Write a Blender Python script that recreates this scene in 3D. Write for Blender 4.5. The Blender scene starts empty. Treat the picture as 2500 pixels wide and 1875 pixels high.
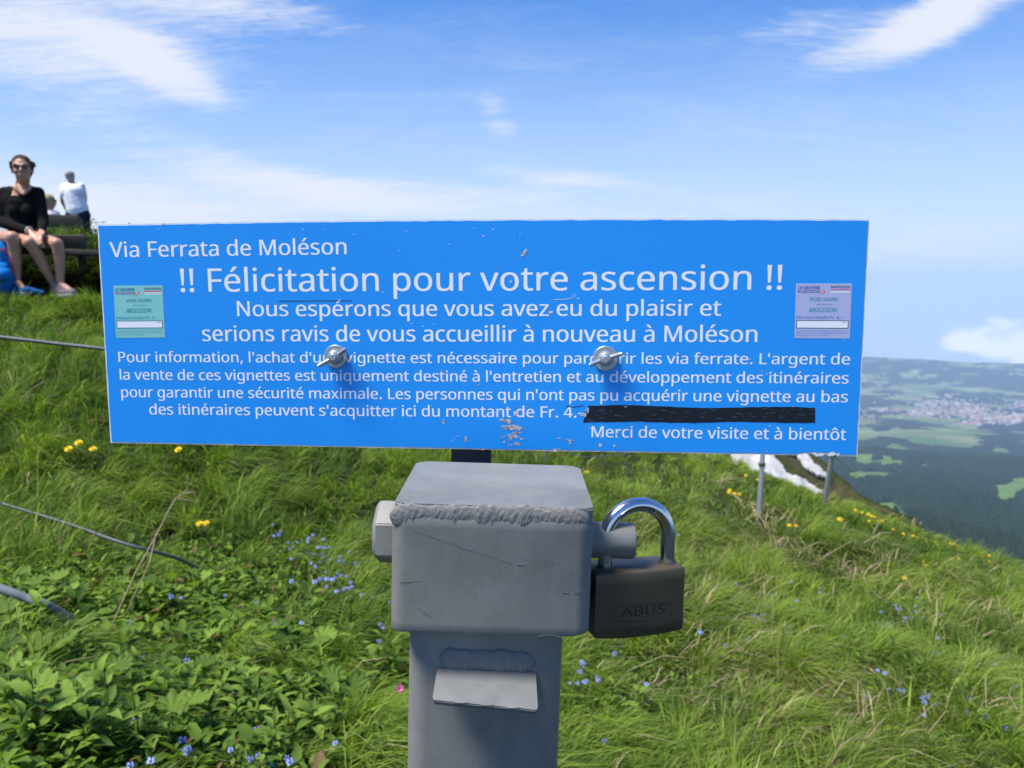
import bpy, bmesh, math, random
import numpy as np
from mathutils import Vector, Matrix, noise as mnoise
random.seed(7); rng = np.random.default_rng(7)
S = bpy.context.scene
COL = S.collection
R = math.radians

# ------------------------------------------------------------------ camera
F = 2012.0; CX, CY = 1250.0, 937.5; PITCH = R(7.0); EYE = 1.5
cam_d = bpy.data.cameras.new('camera'); cam = bpy.data.objects.new('camera', cam_d); COL.objects.link(cam)
cam_d.sensor_width = 36; cam_d.lens = 36 * F / 2500; cam_d.clip_start = .02; cam_d.clip_end = 90000
cam.location = (0, 0, EYE); cam.rotation_euler = (R(90) - PITCH, 0, 0)
cam_d.dof.use_dof = True; cam_d.dof.focus_distance = .50; cam_d.dof.aperture_fstop = 20
S.camera = cam
S.render.resolution_x = 1024; S.render.resolution_y = 768
fwd = np.array([0, math.cos(PITCH), -math.sin(PITCH)]); upv = np.array([0, math.sin(PITCH), math.cos(PITCH)])

# ------------------------------------------------------------------ light
SUN_EL, SUN_AZ = R(62), R(-113)         # azimuth measured from +Y towards +X
w = bpy.data.worlds.new('World'); S.world = w; w.use_nodes = True
nt = w.node_tree; N = nt.nodes; L = nt.links; N.clear()
def wn(t, **k):
    n = N.new(t)
    for a, b in k.items(): setattr(n, a, b)
    return n
def wmath(op, a, b=None, clamp=False):
    n = wn('ShaderNodeMath', operation=op, use_clamp=clamp)
    for i, v in enumerate((a, b)):
        if v is None: continue
        if isinstance(v, (int, float)): n.inputs[i].default_value = v
        else: L.new(v, n.inputs[i])
    return n.outputs[0]
def wrange(v, a, b, c=0.0, d=1.0):
    n = wn('ShaderNodeMapRange', interpolation_type='SMOOTHSTEP')
    L.new(v, n.inputs[0])
    for i, q in zip((1, 2, 3, 4), (a, b, c, d)): n.inputs[i].default_value = q
    return n.outputs[0]
out = wn('ShaderNodeOutputWorld'); bg = wn('ShaderNodeBackground'); bg.inputs[1].default_value = .118
sky = wn('ShaderNodeTexSky', sky_type='NISHITA', sun_disc=False)
sky.sun_elevation = SUN_EL; sky.sun_rotation = SUN_AZ; sky.altitude = 1500; sky.air_density = 1.0; sky.dust_density = .6; sky.ozone_density = 1.6
tc = wn('ShaderNodeTexCoord'); sep = wn('ShaderNodeSeparateXYZ'); L.new(tc.outputs['Generated'], sep.inputs[0])
# below the horizon the hazy plain colour goes on like the sky just above it
zc = wmath('MAXIMUM', sep.outputs[2], 0.012)
cmb = wn('ShaderNodeCombineXYZ'); L.new(sep.outputs[0], cmb.inputs[0]); L.new(sep.outputs[1], cmb.inputs[1]); L.new(zc, cmb.inputs[2])
L.new(cmb.outputs[0], sky.inputs[0])
hs = wn('ShaderNodeHueSaturation'); hs.inputs['Saturation'].default_value = 1.32; L.new(sky.outputs[0], hs.inputs['Color'])
tint = wn('ShaderNodeMix', data_type='RGBA', blend_type='MULTIPLY'); tint.inputs[0].default_value = 1
L.new(hs.outputs[0], tint.inputs[6]); tint.inputs[7].default_value = (.42, .655, .86, 1)
# cloud coordinates: direction projected on a flat cloud deck
zz = wmath('ADD', wmath('MAXIMUM', sep.outputs[2], 0.0), .16)
u_ = wmath('DIVIDE', sep.outputs[0], zz); v_ = wmath('DIVIDE', sep.outputs[1], zz)
cd = wn('ShaderNodeCombineXYZ'); L.new(u_, cd.inputs[0]); L.new(v_, cd.inputs[1])
def wnoise(vec, scale, detail, rough, loc=(0, 0, 0), sc=(1, 1, 1), rot=0, dist=0):
    m = wn('ShaderNodeMapping'); m.inputs['Location'].default_value = loc; m.inputs['Scale'].default_value = sc; m.inputs['Rotation'].default_value = (0, 0, rot)
    L.new(vec, m.inputs[0])
    n = wn('ShaderNodeTexNoise'); n.inputs['Scale'].default_value = scale; n.inputs['Detail'].default_value = detail; n.inputs['Roughness'].default_value = rough; n.inputs['Distortion'].default_value = dist
    L.new(m.outputs[0], n.inputs[0]); return n.outputs[0]
streak = wnoise(cd.outputs[0], 1.3, 9, .62, (0.3, 1.7, 0), (1, 2.1, 1), .35, .7)
fine = wnoise(cd.outputs[0], 3.2, 9, .68, (4.1, .2, 0), (1, 2.6, 1), .45, .9)
# a patch: soft ellipse in (azimuth-ish x/y , z) space
def patch(px, py, rx, ry, rot=0.0, soft=1.0):
    xc = (px - CX) / F; yc = -(py - CY) / F
    d = fwd + np.array([1, 0, 0]) * xc + upv * yc; d = d / np.linalg.norm(d)
    tx = np.array([d[1], -d[0], 0]); tx /= np.linalg.norm(tx); ty = np.cross(tx, d); 
    if ty[2] < 0: ty = -ty
    c, s = math.cos(rot), math.sin(rot)
    a = (tx * c + ty * s) * F / rx; b = (-tx * s + ty * c) * F / ry
    def dot(v):
        n = wn('ShaderNodeVectorMath', operation='DOT_PRODUCT'); L.new(tc.outputs['Generated'], n.inputs[0]); n.inputs[1].default_value = tuple(v); return n.outputs['Value']
    A = dot(a); B = dot(b); Fw = wmath('GREATER_THAN', dot(d), .3)
    r = wmath('SQRT', wmath('ADD', wmath('MULTIPLY', A, A), wmath('MULTIPLY', B, B)))
    return wmath('MULTIPLY', wrange(r, 1.0, 0.0), Fw)
def wadd(*a):
    o = a[0]
    for b in a[1:]: o = wmath('ADD', o, b)
    return o
def wmul(a, k): return wmath('MULTIPLY', a, k)
vol = wadd(wmul(patch(60, 60, 620, 200, -.12), 1.1), wmul(patch(560, 20, 420, 70, -.05), .7), wmul(patch(400, 170, 240, 70, -.45), .75),
           wmul(patch(2190, 85, 330, 85, .28), 1.0), wmul(patch(2330, 20, 230, 90, .6), .8), wmul(patch(1960, 60, 200, 60, .1), .55),
           wmul(patch(1205, 270, 60, 110, .5), .42), wmul(patch(1230, 320, 90, 40, .2), .3),
           wmul(patch(560, 400, 620, 70, -.22), .62), wmul(patch(250, 480, 700, 130, -.08), .75), wmul(patch(1350, 430, 360, 36, -.12), .5),
           wmul(patch(1250, 520, 1500, 130, 0), .5), wmul(patch(150, 560, 400, 120, 0), .5), wmul(patch(900, 470, 600, 60, -.05), .45), wmul(patch(2300, 600, 500, 80, .03), .4))
fib = wnoise(cd.outputs[0], 9, 8, .75, (1.4, 3.2, 0), (1, 4.2, 1), .42, 1.1)
c1 = wmath('MULTIPLY', wrange(wadd(wmul(streak, .48), wmul(fine, .50), wmul(fib, .62), wmul(vol, .50)), .82, 1.40), .93, True)
base_c = wrange(wadd(wmul(streak, .6), wmul(fib, .4)), .42, .80, 0, .27)
# low cumulus over the valley
d3 = wnoise(tc.outputs['Generated'], 30, 8, .62, (0, 0, 0), (1, 1, 1.6))
cum = wadd(wmul(patch(2480, 850, 210, 52), .6), wmul(patch(2350, 822, 75, 45), .35), wmul(patch(2440, 795, 60, 40), .4), wmul(patch(2600, 800, 150, 60), .5))
cg = wmath('MULTIPLY', cum, 4.0, True); cum = wadd(cum, wmath('MULTIPLY', d3, 1.15))
c2 = wmath('MULTIPLY', wmath('MULTIPLY', wrange(cum, .72, 1.16), .85), cg)
cirr = wmath('MAXIMUM', c1, base_c)
hz = wrange(sep.outputs[2], .36, -.02, .04, .92)         # milky air low down
m0 = wn('ShaderNodeMix', data_type='RGBA'); L.new(hz, m0.inputs[0]); L.new(tint.outputs[2], m0.inputs[6]); m0.inputs[7].default_value = (2.75, 3.15, 3.75, 1)
m1 = wn('ShaderNodeMix', data_type='RGBA'); L.new(cirr, m1.inputs[0]); L.new(m0.outputs[2], m1.inputs[6]); m1.inputs[7].default_value = (3.6, 3.75, 4.1, 1)
m2 = wn('ShaderNodeMix', data_type='RGBA'); L.new(c2, m2.inputs[0]); L.new(m1.outputs[2], m2.inputs[6]); m2.inputs[7].default_value = (7.4, 6.8, 6.6, 1)
L.new(m2.outputs[2], bg.inputs[0]); L.new(bg.outputs[0], out.inputs[0])
sd = bpy.data.lights.new('sun', 'SUN'); sun = bpy.data.objects.new('sun', sd); COL.objects.link(sun)
sd.energy = 3.7; sd.angle = R(20); sd.color = (1, .95, .87)
sdir = Vector((math.cos(SUN_EL) * math.sin(SUN_AZ), math.cos(SUN_EL) * math.cos(SUN_AZ), math.sin(SUN_EL)))
sun.rotation_euler = sdir.to_track_quat('Z', 'Y').to_euler()
S.view_settings.view_transform = 'Standard'; S.view_settings.look = 'None'; S.view_settings.gamma = 1
S.view_settings.exposure = 1.02; S.view_settings.use_curve_mapping = False
S.render.engine = 'CYCLES'
try:
    S.cycles.use_denoising = True; S.cycles.volume_bounces = 1; S.cycles.max_bounces = 8; S.cycles.transparent_max_bounces = 8
except Exception: pass

# ------------------------------------------------------------------ helpers
def ray(px, py):
    return fwd + np.array([1, 0, 0]) * ((px - CX) / F) + upv * (-(py - CY) / F)
def P(px, py, Y):
    d = ray(px, py); return Vector(tuple(d * (Y / d[1]))) + Vector((0, 0, EYE))
def tag(o, label=None, cat=None, group=None, kind=None):
    if label: o['label'] = label
    if cat: o['category'] = cat
    if group: o['group'] = group
    if kind: o['kind'] = kind
    return o
def empty(name, loc=(0, 0, 0), mat=None, label=None, cat=None, group=None):
    o = bpy.data.objects.new(name, None); COL.objects.link(o); o.empty_display_size = .05
    if mat is not None: o.matrix_world = mat
    else: o.location = loc
    return tag(o, label, cat, group)
def link_mesh(name, me, parent=None, mats=()):
    o = bpy.data.objects.new(name, me); COL.objects.link(o)
    for m in (mats if isinstance(mats, (list, tuple)) else (mats,)): me.materials.append(m)
    if parent is not None: o.parent = parent
    return o
def bm_obj(name, bm, mats, parent=None, smooth=True, angle=None):
    me = bpy.data.meshes.new(name); bmesh.ops.recalc_face_normals(bm, faces=bm.faces); bm.to_mesh(me); bm.free()
    if smooth:
        me.polygons.foreach_set('use_smooth', [True] * len(me.polygons))
        if angle: me.set_sharp_from_angle(angle=R(angle))
    return link_mesh(name, me, parent, mats)
def np_mesh(name, V, T, mats, parent=None, col=None, quads=False, smooth=False, mi=None):
    me = bpy.data.meshes.new(name); k = 4 if quads else 3
    me.vertices.add(len(V)); me.vertices.foreach_set('co', np.ascontiguousarray(V, np.float32).ravel())
    me.loops.add(len(T) * k); me.loops.foreach_set('vertex_index', np.ascontiguousarray(T, np.int32).ravel())
    me.polygons.add(len(T)); me.polygons.foreach_set('loop_start', np.arange(0, len(T) * k, k, dtype=np.int32))
    if smooth: me.polygons.foreach_set('use_smooth', np.ones(len(T), bool))
    if mi is not None: me.polygons.foreach_set('material_index', np.asarray(mi, np.int32))
    me.update(calc_edges=True)
    if col is not None:
        a = me.color_attributes.new('col', 'FLOAT_COLOR', 'POINT')
        a.data.foreach_set('color', np.ascontiguousarray(np.concatenate([col, np.ones((len(col), 1))], 1), np.float32).ravel())
    return link_mesh(name, me, parent, mats)
def box(bm, c, s, rot=None, bev=0, seg=2):
    r = bmesh.ops.create_cube(bm, size=1); vs = r['verts']
    for v in vs: v.co = Vector((v.co.x * s[0], v.co.y * s[1], v.co.z * s[2]))
    if bev: 
        es = list({e for v in vs for e in v.link_edges})
        rr = bmesh.ops.bevel(bm, geom=es, offset=bev, segments=seg, affect='EDGES', profile=.5)
        vs = list({v for f in rr['faces'] for v in f.verts} | {v for v in vs if v.is_valid})
    for v in vs:
        if rot is not None: v.co = rot @ v.co
        v.co += Vector(c)
    return vs
def tube(bm, pts, rad, n=10, caps=True):
    pts = [Vector(p) for p in pts]
    if not isinstance(rad, (list, tuple)): rad = [rad] * len(pts)
    rings = []; prev = None
    for i, p in enumerate(pts):
        t = (pts[min(i + 1, len(pts) - 1)] - pts[max(i - 1, 0)]).normalized()
        if prev is None:
            a = t.orthogonal().normalized()
        else:
            a = (prev - t * prev.dot(t)).normalized()
        prev = a; b = t.cross(a)
        rings.append([bm.verts.new(p + (a * math.cos(2 * math.pi * k / n) + b * math.sin(2 * math.pi * k / n)) * rad[i]) for k in range(n)])
    for i in range(len(rings) - 1):
        for k in range(n):
            bm.faces.new((rings[i][k], rings[i][(k + 1) % n], rings[i + 1][(k + 1) % n], rings[i + 1][k]))
    if caps:
        bm.faces.new(rings[0][::-1]); bm.faces.new(rings[-1])
def prism(bm, pts, z0, z1, bev=0):
    a = [bm.verts.new((x, y, z0)) for x, y in pts]; b = [bm.verts.new((x, y, z1)) for x, y in pts]
    n = len(pts)
    bm.faces.new(a[::-1]); bm.faces.new(b)
    for i in range(n): bm.faces.new((a[i], a[(i + 1) % n], b[(i + 1) % n], b[i]))
    return a + b
# ------------------------------------------------------------------ materials
class M:
    def __init__(s, name, color=(.5, .5, .5), rough=.5, metal=0, spec=None, **k):
        s.m = bpy.data.materials.new(name); s.m.use_nodes = True; s.t = s.m.node_tree; s.b = s.t.nodes['Principled BSDF']
        s.b.inputs['Base Color'].default_value = (*color, 1); s.b.inputs['Roughness'].default_value = rough; s.b.inputs['Metallic'].default_value = metal
        if spec is not None: s.b.inputs['Specular IOR Level'].default_value = spec
        for a, b in k.items(): s.b.inputs[a].default_value = b
    def n(s, t, **k):
        n = s.t.nodes.new(t)
        for a, b in k.items(): setattr(n, a, b)
        return n
    def l(s, a, b): s.t.links.new(a, b)
    def coord(s, scale=(1, 1, 1), kind='Object', rot=(0, 0, 0)):
        c = s.n('ShaderNodeTexCoord'); m = s.n('ShaderNodeMapping'); m.inputs['Scale'].default_value = scale; m.inputs['Rotation'].default_value = rot
        s.l(c.outputs[kind], m.inputs[0]); return m.outputs[0]
    def noise(s, vec, scale, detail=5, rough=.55, dist=0):
        n = s.n('ShaderNodeTexNoise'); n.inputs['Scale'].default_value = scale; n.inputs['Detail'].default_value = detail; n.inputs['Roughness'].default_value = rough; n.inputs['Distortion'].default_value = dist
        s.l(vec, n.inputs[0]); return n.outputs[0]
    def ramp(s, v, stops, interp='LINEAR'):
        n = s.n('ShaderNodeValToRGB'); e = n.color_ramp.elements; n.color_ramp.interpolation = interp
        while len(e) < len(stops): e.new(.5)
        for x, (p, c) in zip(e, stops):
            x.position = p; x.color = (*c, 1) if isinstance(c, (tuple, list)) else (c, c, c, 1)
        s.l(v, n.inputs[0]); return n.outputs[0]
    def mix(s, f, a, b, mode='MIX'):
        n = s.n('ShaderNodeMix', data_type='RGBA', blend_type=mode)
        for i, v in ((0, f), (6, a), (7, b)):
            if isinstance(v, (int, float)): n.inputs[i].default_value = v
            elif isinstance(v, (tuple, list)): n.inputs[i].default_value = (*v, 1)
            else: s.l(v, n.inputs[i])
        return n.outputs[2]
    def math(s, op, a, b, clamp=False):
        n = s.n('ShaderNodeMath', operation=op, use_clamp=clamp)
        for i, v in enumerate((a, b)):
            if isinstance(v, (int, float)): n.inputs[i].default_value = v
            else: s.l(v, n.inputs[i])
        return n.outputs[0]
    def base(s, v): s.l(v, s.b.inputs['Base Color'])
    def bump(s, h, strength=.3, dist=.001, prev=None):
        n = s.n('ShaderNodeBump'); n.inputs['Strength'].default_value = strength; n.inputs['Distance'].default_value = dist
        s.l(h, n.inputs['Height']); s.l(n.outputs[0], s.b.inputs['Normal'])
        if prev is not None: s.l(prev, n.inputs['Normal'])
        return n.outputs[0]

# ================================================================== MEADOW TERRAIN
# height control points: (photo x, photo y, distance) of visible ground, then what falls away behind the crests
TAB = {
 -700: [(1.4, 1875), (2.4, 1500), (3.6, 1130), (5.0, 930), (6.2, 800), (6.9, 755), (7.5, 715), (8.3, 690), (9.5, 620), (12, 570), (17, 600), (26, 640)],
 0:    [(1.4, 1875), (1.9, 1640), (2.5, 1450), (3.4, 1210), (4.5, 1015), (5.6, 880), (6.5, 805), (7.0, 770), (7.5, 722), (8.2, 708), (9.2, 650), (12, 580), (17, 612), (26, 655)],
 250:  [(1.45, 1875), (1.95, 1640), (2.6, 1450), (3.5, 1220), (4.6, 1030), (5.7, 900), (6.6, 822), (7.1, 784), (7.6, 730), (8.3, 712), (9.3, 655), (12, 596), (17, 650), (26, 720)],
 550:  [(1.6, 1875), (2.1, 1660), (2.8, 1460), (3.8, 1230), (5.0, 1060), (6.3, 940), (7.4, 850), (8.6, 770), (10.5, 700), (13, 720), (17, 830), (26, 1100)],
 900:  [(1.75, 1875), (2.3, 1670), (3.0, 1470), (4.1, 1260), (5.4, 1110), (6.8, 1010), (8.5, 920), (10, 880), (12, 930), (17, 1200), (26, 1650)],
 1300: [(1.95, 1875), (2.5, 1680), (3.2, 1490), (4.3, 1300), (5.6, 1180), (7.0, 1095), (8.5, 1030), (9.7, 1010), (12, 1150), (17, 1450), (26, 1900)],
 1600: [(2.1, 1875), (2.7, 1680), (3.4, 1500), (4.4, 1340), (5.6, 1220), (7.0, 1125), (8.2, 1075), (9.5, 1120), (12, 1350), (17, 1700), (26, 2200)],
 1810: [(2.15, 1875), (2.8, 1690), (3.5, 1530), (4.5, 1370), (5.6, 1250), (6.8, 1165), (7.6, 1139), (9, 1230), (12, 1480), (17, 1850), (26, 2300)],
 1997: [(2.2, 1875), (2.8, 1700), (3.5, 1550), (4.4, 1420), (5.4, 1300), (6.4, 1228), (7.1, 1207), (8.5, 1300), (12, 1650), (17, 2000), (26, 2500)],
 2240: [(2.25, 1875), (2.8, 1720), (3.4, 1600), (4.2, 1480), (5.1, 1380), (5.9, 1315), (6.5, 1297), (8, 1430), (12, 1850), (17, 2200), (26, 2700)],
 2500: [(2.3, 1875), (2.8, 1740), (3.4, 1630), (4.0, 1550), (4.8, 1450), (5.4, 1405), (5.9, 1392), (7.2, 1520), (12, 2100), (17, 2500), (26, 3000)],
 3200: [(2.3, 1930), (2.8, 1830), (3.4, 1760), (4.0, 1700), (4.8, 1660), (5.9, 1680), (7.2, 1900), (12, 2500), (17, 2900), (26, 3400)],
}
ctrl = [tuple(P(px, py, Y)) for px, l in TAB.items() for Y, py in l]
for x, y, z in [(0, 0, .02), (.1, .6, .03), (-1, .4, .22), (1, .5, -.05), (-3, .5, .65), (3, .5, -.5), (0, -3, -.1), (-4, -3, .5), (4, -3, -1.1), (-8, 2, 1.25), (8, 1.5, -3.0), (-12, 6, 1.9), (12, -3, -5), (-12, -3, 1.3)]:
    ctrl.append((x, y, z))
ctrl = np.array(ctrl)
def tps_fit(c, lam=.004):
    d = np.linalg.norm(c[:, None, :2] - c[None, :, :2], axis=2)
    K = np.where(d > 0, d * d * np.log(np.maximum(d, 1e-9)), 0) + lam * np.eye(len(c))
    Q = np.c_[np.ones(len(c)), c[:, :2]]; A = np.zeros((len(c) + 3,) * 2)
    A[:len(c), :len(c)] = K; A[:len(c), len(c):] = Q; A[len(c):, :len(c)] = Q.T
    return np.linalg.solve(A, np.r_[c[:, 2], 0, 0, 0])
wts = tps_fit(ctrl)
GX0, GX1, GY0, GY1, GS = -15.0, 15.0, -3.0, 27.0, .075
gx = np.arange(GX0, GX1 + 1e-6, GS); gy = np.arange(GY0, GY1 + 1e-6, GS)
XX, YY = np.meshgrid(gx, gy)
def tps_eval(x, y):
    o = np.zeros(x.size); x = x.ravel(); y = y.ravel()
    for i in range(0, x.size, 20000):
        d = np.hypot(x[i:i + 20000, None] - ctrl[None, :, 0], y[i:i + 20000, None] - ctrl[None, :, 1])
        o[i:i + 20000] = np.where(d > 1e-9, d * d * np.log(np.maximum(d, 1e-9)), 0) @ wts[:len(ctrl)] + wts[-3] + wts[-2] * x[i:i + 20000] + wts[-1] * y[i:i + 20000]
    return o
# lattice noise in numpy
def vnoise(x, y, seed=0, octv=4, gain=.5):
    r = np.random.default_rng(seed); tabs = r.random((256, 256)); o = np.zeros(np.shape(x)); a = 1.0; tot = 0
    for k in range(octv):
        X = x * 2 ** k + 17.3 * k; Y = y * 2 ** k + 9.1 * k
        xi = np.floor(X).astype(int); yi = np.floor(Y).astype(int); fx = X - xi; fy = Y - yi
        fx = fx * fx * (3 - 2 * fx); fy = fy * fy * (3 - 2 * fy)
        g = lambda i, j: tabs[(xi + i) % 256, (yi + j) % 256]
        o = o + a * ((g(0, 0) * (1 - fx) + g(1, 0) * fx) * (1 - fy) + (g(0, 1) * (1 - fx) + g(1, 1) * fx) * fy); tot += a; a *= gain
    return o / tot
ZZ = tps_eval(XX[::4, ::4], YY[::4, ::4]).reshape(XX[::4, ::4].shape)
# bilinear upsample of the smooth part
def bil(A, x, y, s):
    fx = np.clip((x - GX0) / s, 0, A.shape[1] - 1.001); fy = np.clip((y - GY0) / s, 0, A.shape[0] - 1.001)
    i = fx.astype(int); j = fy.astype(int); u = fx - i; v = fy - j
    return (A[j, i] * (1 - u) + A[j, i + 1] * u) * (1 - v) + (A[j + 1, i] * (1 - u) + A[j + 1, i + 1] * u) * v
ZZ = bil(ZZ, XX, YY, GS * 4)
RR = np.hypot(XX, YY)
ZZ = ZZ + (vnoise(XX * 1.1, YY * 1.1, 3, 3) - .5) * .13 * np.clip(RR / 3, .25, 1) + (vnoise(XX * 3.3, YY * 3.3, 5, 3) - .5) * .06
# step of the bank under the bench (left): sharper lip
def bank(x, y):
    left = 1 / (1 + np.exp((x + 2.6) / .45))
    lip = 1 / (1 + np.exp(-(y - 7.22) / .05))
    return left * (lip - 1) * .13 * np.exp(-np.maximum(7.2 - y, 0) / .55) * (y < 9)
ZZ = ZZ + bank(XX, YY)
def hgt(x, y): return bil(ZZ, np.asarray(x, float), np.asarray(y, float), GS)
def ground_px(px, py, y0=1.0, y1=24.0):
    for k in range(40):
        r = ground_px_(px, py + 3 * k, y0, y1)
        if r is not None: return r
def ground_px_(px, py, y0=1.0, y1=24.0):
    """where the line of sight through a photo pixel meets the meadow"""
    d = ray(px, py); d = d / d[1]; Y = np.arange(y0, y1, .02)
    z = EYE + d[2] * Y; g = hgt(d[0] * Y, Y); k = np.nonzero(z <= g)[0]
    if len(k) == 0: return None
    Y = Y[k[0]]; return Vector((d[0] * Y, Y, float(hgt(d[0] * Y, Y))))

mm = M('meadow soil', rough=.95, spec=.1); c = mm.coord()
mm.base(mm.mix(mm.ramp(mm.noise(c, 5, 8, .7), [(.35, 0), (.65, 1)]), (.010, .014, .006), (.040, .050, .018)))
mm.bump(mm.noise(c, 40, 6, .7), .8, .02)
n1, n2 = XX.shape; idx = np.arange(n1 * n2).reshape(n1, n2)
q = np.stack([idx[:-1, :-1], idx[:-1, 1:], idx[1:, 1:], idx[1:, :-1]], -1).reshape(-1, 4)[:]
tag(np_mesh('meadow_ground', np.stack([XX, YY, ZZ], -1).reshape(-1, 3), q, mm.m, quads=True, smooth=True), kind='structure', label='sloping alpine meadow ground under the grass')

# ================================================================== FAR LAND
FT = [(60, 2600), (120, 2050), (250, 1700), (450, 1500), (700, 1345), (900, 1262), (1080, 1215), (1200, 1198), (1400, 1225), (1900, 1180), (2500, 1135), (3100, 1085),
      (3600, 1060), (4000, 1066), (4800, 1048), (5700, 1022), (6700, 1000), (7800, 975), (9000, 955), (10200, 932), (11400, 905), (12400, 878), (13600, 860), (15000, 863), (17000, 890)]
FD = np.array([a for a, _ in FT], float); FZ = np.array([(P(CX, b, a).z) for a, b in FT])
def far_z(x, y):
    d = np.hypot(x, y); az = np.arctan2(x, np.maximum(y, 1e-6)); az = np.where(y < 0, np.sign(x) * 1.6, az)
    dd = np.clip(d, FD[0], FD[-1]); z = np.interp(np.log(dd), np.log(FD), FZ)
    # near forest ridge drops towards the right
    t = np.clip((az - .40) / .2, -.8, 2.0); z = z - np.exp(-((np.log(dd) - math.log(1180)) / .26) ** 2) * t * 38
    z = z - np.exp(-((np.log(dd) - math.log(560)) / .4) ** 2) * t * 40
    amp = np.interp(dd, [60, 300, 1200, 3200, 5000, 9000, 13000, 17000], [0, 10, 34, 120, 70, 40, 90, 120])
    n = vnoise(x / 900 + 7, y / 900 + 3, 11, 5, .5) - .5
    n2_ = vnoise(x / 3300 + 1, y / 3300 + 5, 12, 3, .5) - .5
    return z + amp * (n * 1.1 + n2_ * .6)
azs = np.concatenate([np.linspace(-math.pi, -.4, 60)[:-1], np.linspace(-.4, .18, 30)[:-1], np.linspace(.18, .72, 420)[:-1], np.linspace(.72, math.pi, 50)])
dss = np.exp(np.linspace(math.log(60), math.log(15500), 430))
AZ, DS = np.meshgrid(azs, dss); FX = DS * np.sin(AZ); FY = DS * np.cos(AZ)
FZZ = far_z(FX, FY)
def to_px(x, y, z):
    z = z - EYE; cx = x; cf = y * math.cos(PITCH) - z * math.sin(PITCH); cu = y * math.sin(PITCH) + z * math.cos(PITCH)
    cf = np.where(cf > 1, cf, 1); return CX + F * cx / cf, CY - F * cu / cf
# clearings / fields as ground cover: named places on the land (centre found once along a line of sight)
CLEAR = [(2310, 1072, 85, 24), (2105, 1060, 34, 18), (2190, 1053, 20, 8), (2265, 1062, 65, 17), (2330, 1068, 60, 15), (2290, 1085, 22, 10), (2370, 1076, 22, 7), (2110, 1131, 34, 12), (2190, 1098, 32, 10), (2150, 1160, 44, 12), (2095, 1165, 30, 14), (2440, 1100, 22, 6),
         (2256, 1140, 12, 8), (2300, 1120, 10, 6), (2470, 1195, 45, 18), (2455, 1215, 24, 16), (2500, 1178, 30, 14), (2165, 1245, 32, 22), (2200, 1260, 22, 12), (2060, 1030, 60, 10)]
def cover(x, y, z):
    """1 = forest, 0 = open"""
    px, py = to_px(x, y, z); d = np.hypot(x, y)
    n = vnoise(x / 330 + 3, y / 330 + 8, 21, 5, .55); 
    thr = np.interp(d, [300, 1500, 2600, 3900, 5200, 8000, 11000, 16000], [.14, .20, .34, .36, .43, .48, .40, .36])
    f = n - thr
    wob = (vnoise(x / 80, y / 80, 23, 3) - .5)
    for a, b, rx, ry in CLEAR:
        e = ((px - a) / rx) ** 2 + ((py - b) / ry) ** 2 + wob * 1.9
        f = np.where((e < 1) & (y > 0), -.2, f)
    return f
CV = cover(FX, FY, FZZ)
fo = np.clip(CV / .02 + .5, 0, 1)[..., None]
nA = vnoise(FX / 240, FY / 240, 31, 4)[..., None]; nB = np.floor(vnoise(FX / 300 + 50, FY / 170, 33, 1) * 7)[..., None] / 7
forest = np.array([.007, .013, .008]) * (.6 + .8 * nA); 
field = (np.array([.065, .130, .035]) * (1 - nB) + np.array([.24, .24, .11]) * nB) * (.8 + .4 * nA)
near_open = np.array([.120, .200, .050]) * (.75 + .5 * nA)
kf = np.clip((DS[..., None] - 3800) / 1200, 0, 1)
colr = fo * forest + (1 - fo) * (near_open * (1 - kf) + field * kf)
n1, n2 = FX.shape; idx = np.arange(n1 * n2).reshape(n1, n2)
q = np.stack([idx[:-1, :-1], idx[1:, :-1], idx[1:, 1:], idx[:-1, 1:]], -1).reshape(-1, 4)
lm = M('land cover', rough=1, spec=.05); at = lm.n('ShaderNodeAttribute', attribute_name='col'); c = lm.coord(kind='Object')
lm.base(lm.mix(1.0, at.outputs['Color'], lm.ramp(lm.noise(c, .02, 8, .7), [(.3, .62), (.7, 1.35)]), 'MULTIPLY'))
lm.bump(lm.noise(c, .03, 8, .75), .8, 18)
tag(np_mesh('valley_land', np.stack([FX, FY, FZZ], -1).reshape(-1, 3), q, lm.m, quads=True, smooth=True, col=colr.reshape(-1, 3)), kind='structure', label='wooded hills and farmed valley floor far below the summit')
# forest canopy: spruces on the nearer hills
def cones(name, X, Y, Z, Hh, Wd, col, mat, n=6, tiers=2):
    k = len(X); V = []; T = []; base = 0; ang0 = rng.random(k) * 6.28
    Vs = []; Ts = []; Cs = []
    for t in range(tiers):
        zb = Z + Hh * (t * .42); zt = Z + Hh * (.68 if t == 0 and tiers > 1 else 1.0); r = Wd * (1 - .42 * t)
        a = ang0[:, None] + np.arange(n)[None] * 2 * math.pi / n
        ringx = X[:, None] + r[:, None] * np.cos(a) * (.85 + .3 * rng.random((k, n))); ringy = Y[:, None] + r[:, None] * np.sin(a) * (.85 + .3 * rng.random((k, n)))
        v = np.empty((k, n + 1, 3)); v[:, :n, 0] = ringx; v[:, :n, 1] = ringy; v[:, :n, 2] = zb[:, None]; v[:, n, 0] = X; v[:, n, 1] = Y; v[:, n, 2] = zt
        i0 = base + np.arange(k)[:, None] * (n + 1); ii = np.arange(n)
        f = np.stack([i0 + ii, i0 + (ii + 1) % n, np.broadcast_to(i0 + n, (k, n))], -1).reshape(-1, 3)
        Vs.append(v.reshape(-1, 3)); Ts.append(f); Cs.append(np.repeat(col, n + 1, 0)); base += k * (n + 1)
    return np_mesh(name, np.concatenate(Vs), np.concatenate(Ts), mat, col=np.concatenate(Cs))
NT = 150000
az = rng.uniform(.30, .66, NT); ds = rng.uniform(380 ** .9, 4600 ** .9, NT) ** (1 / .9)
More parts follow.
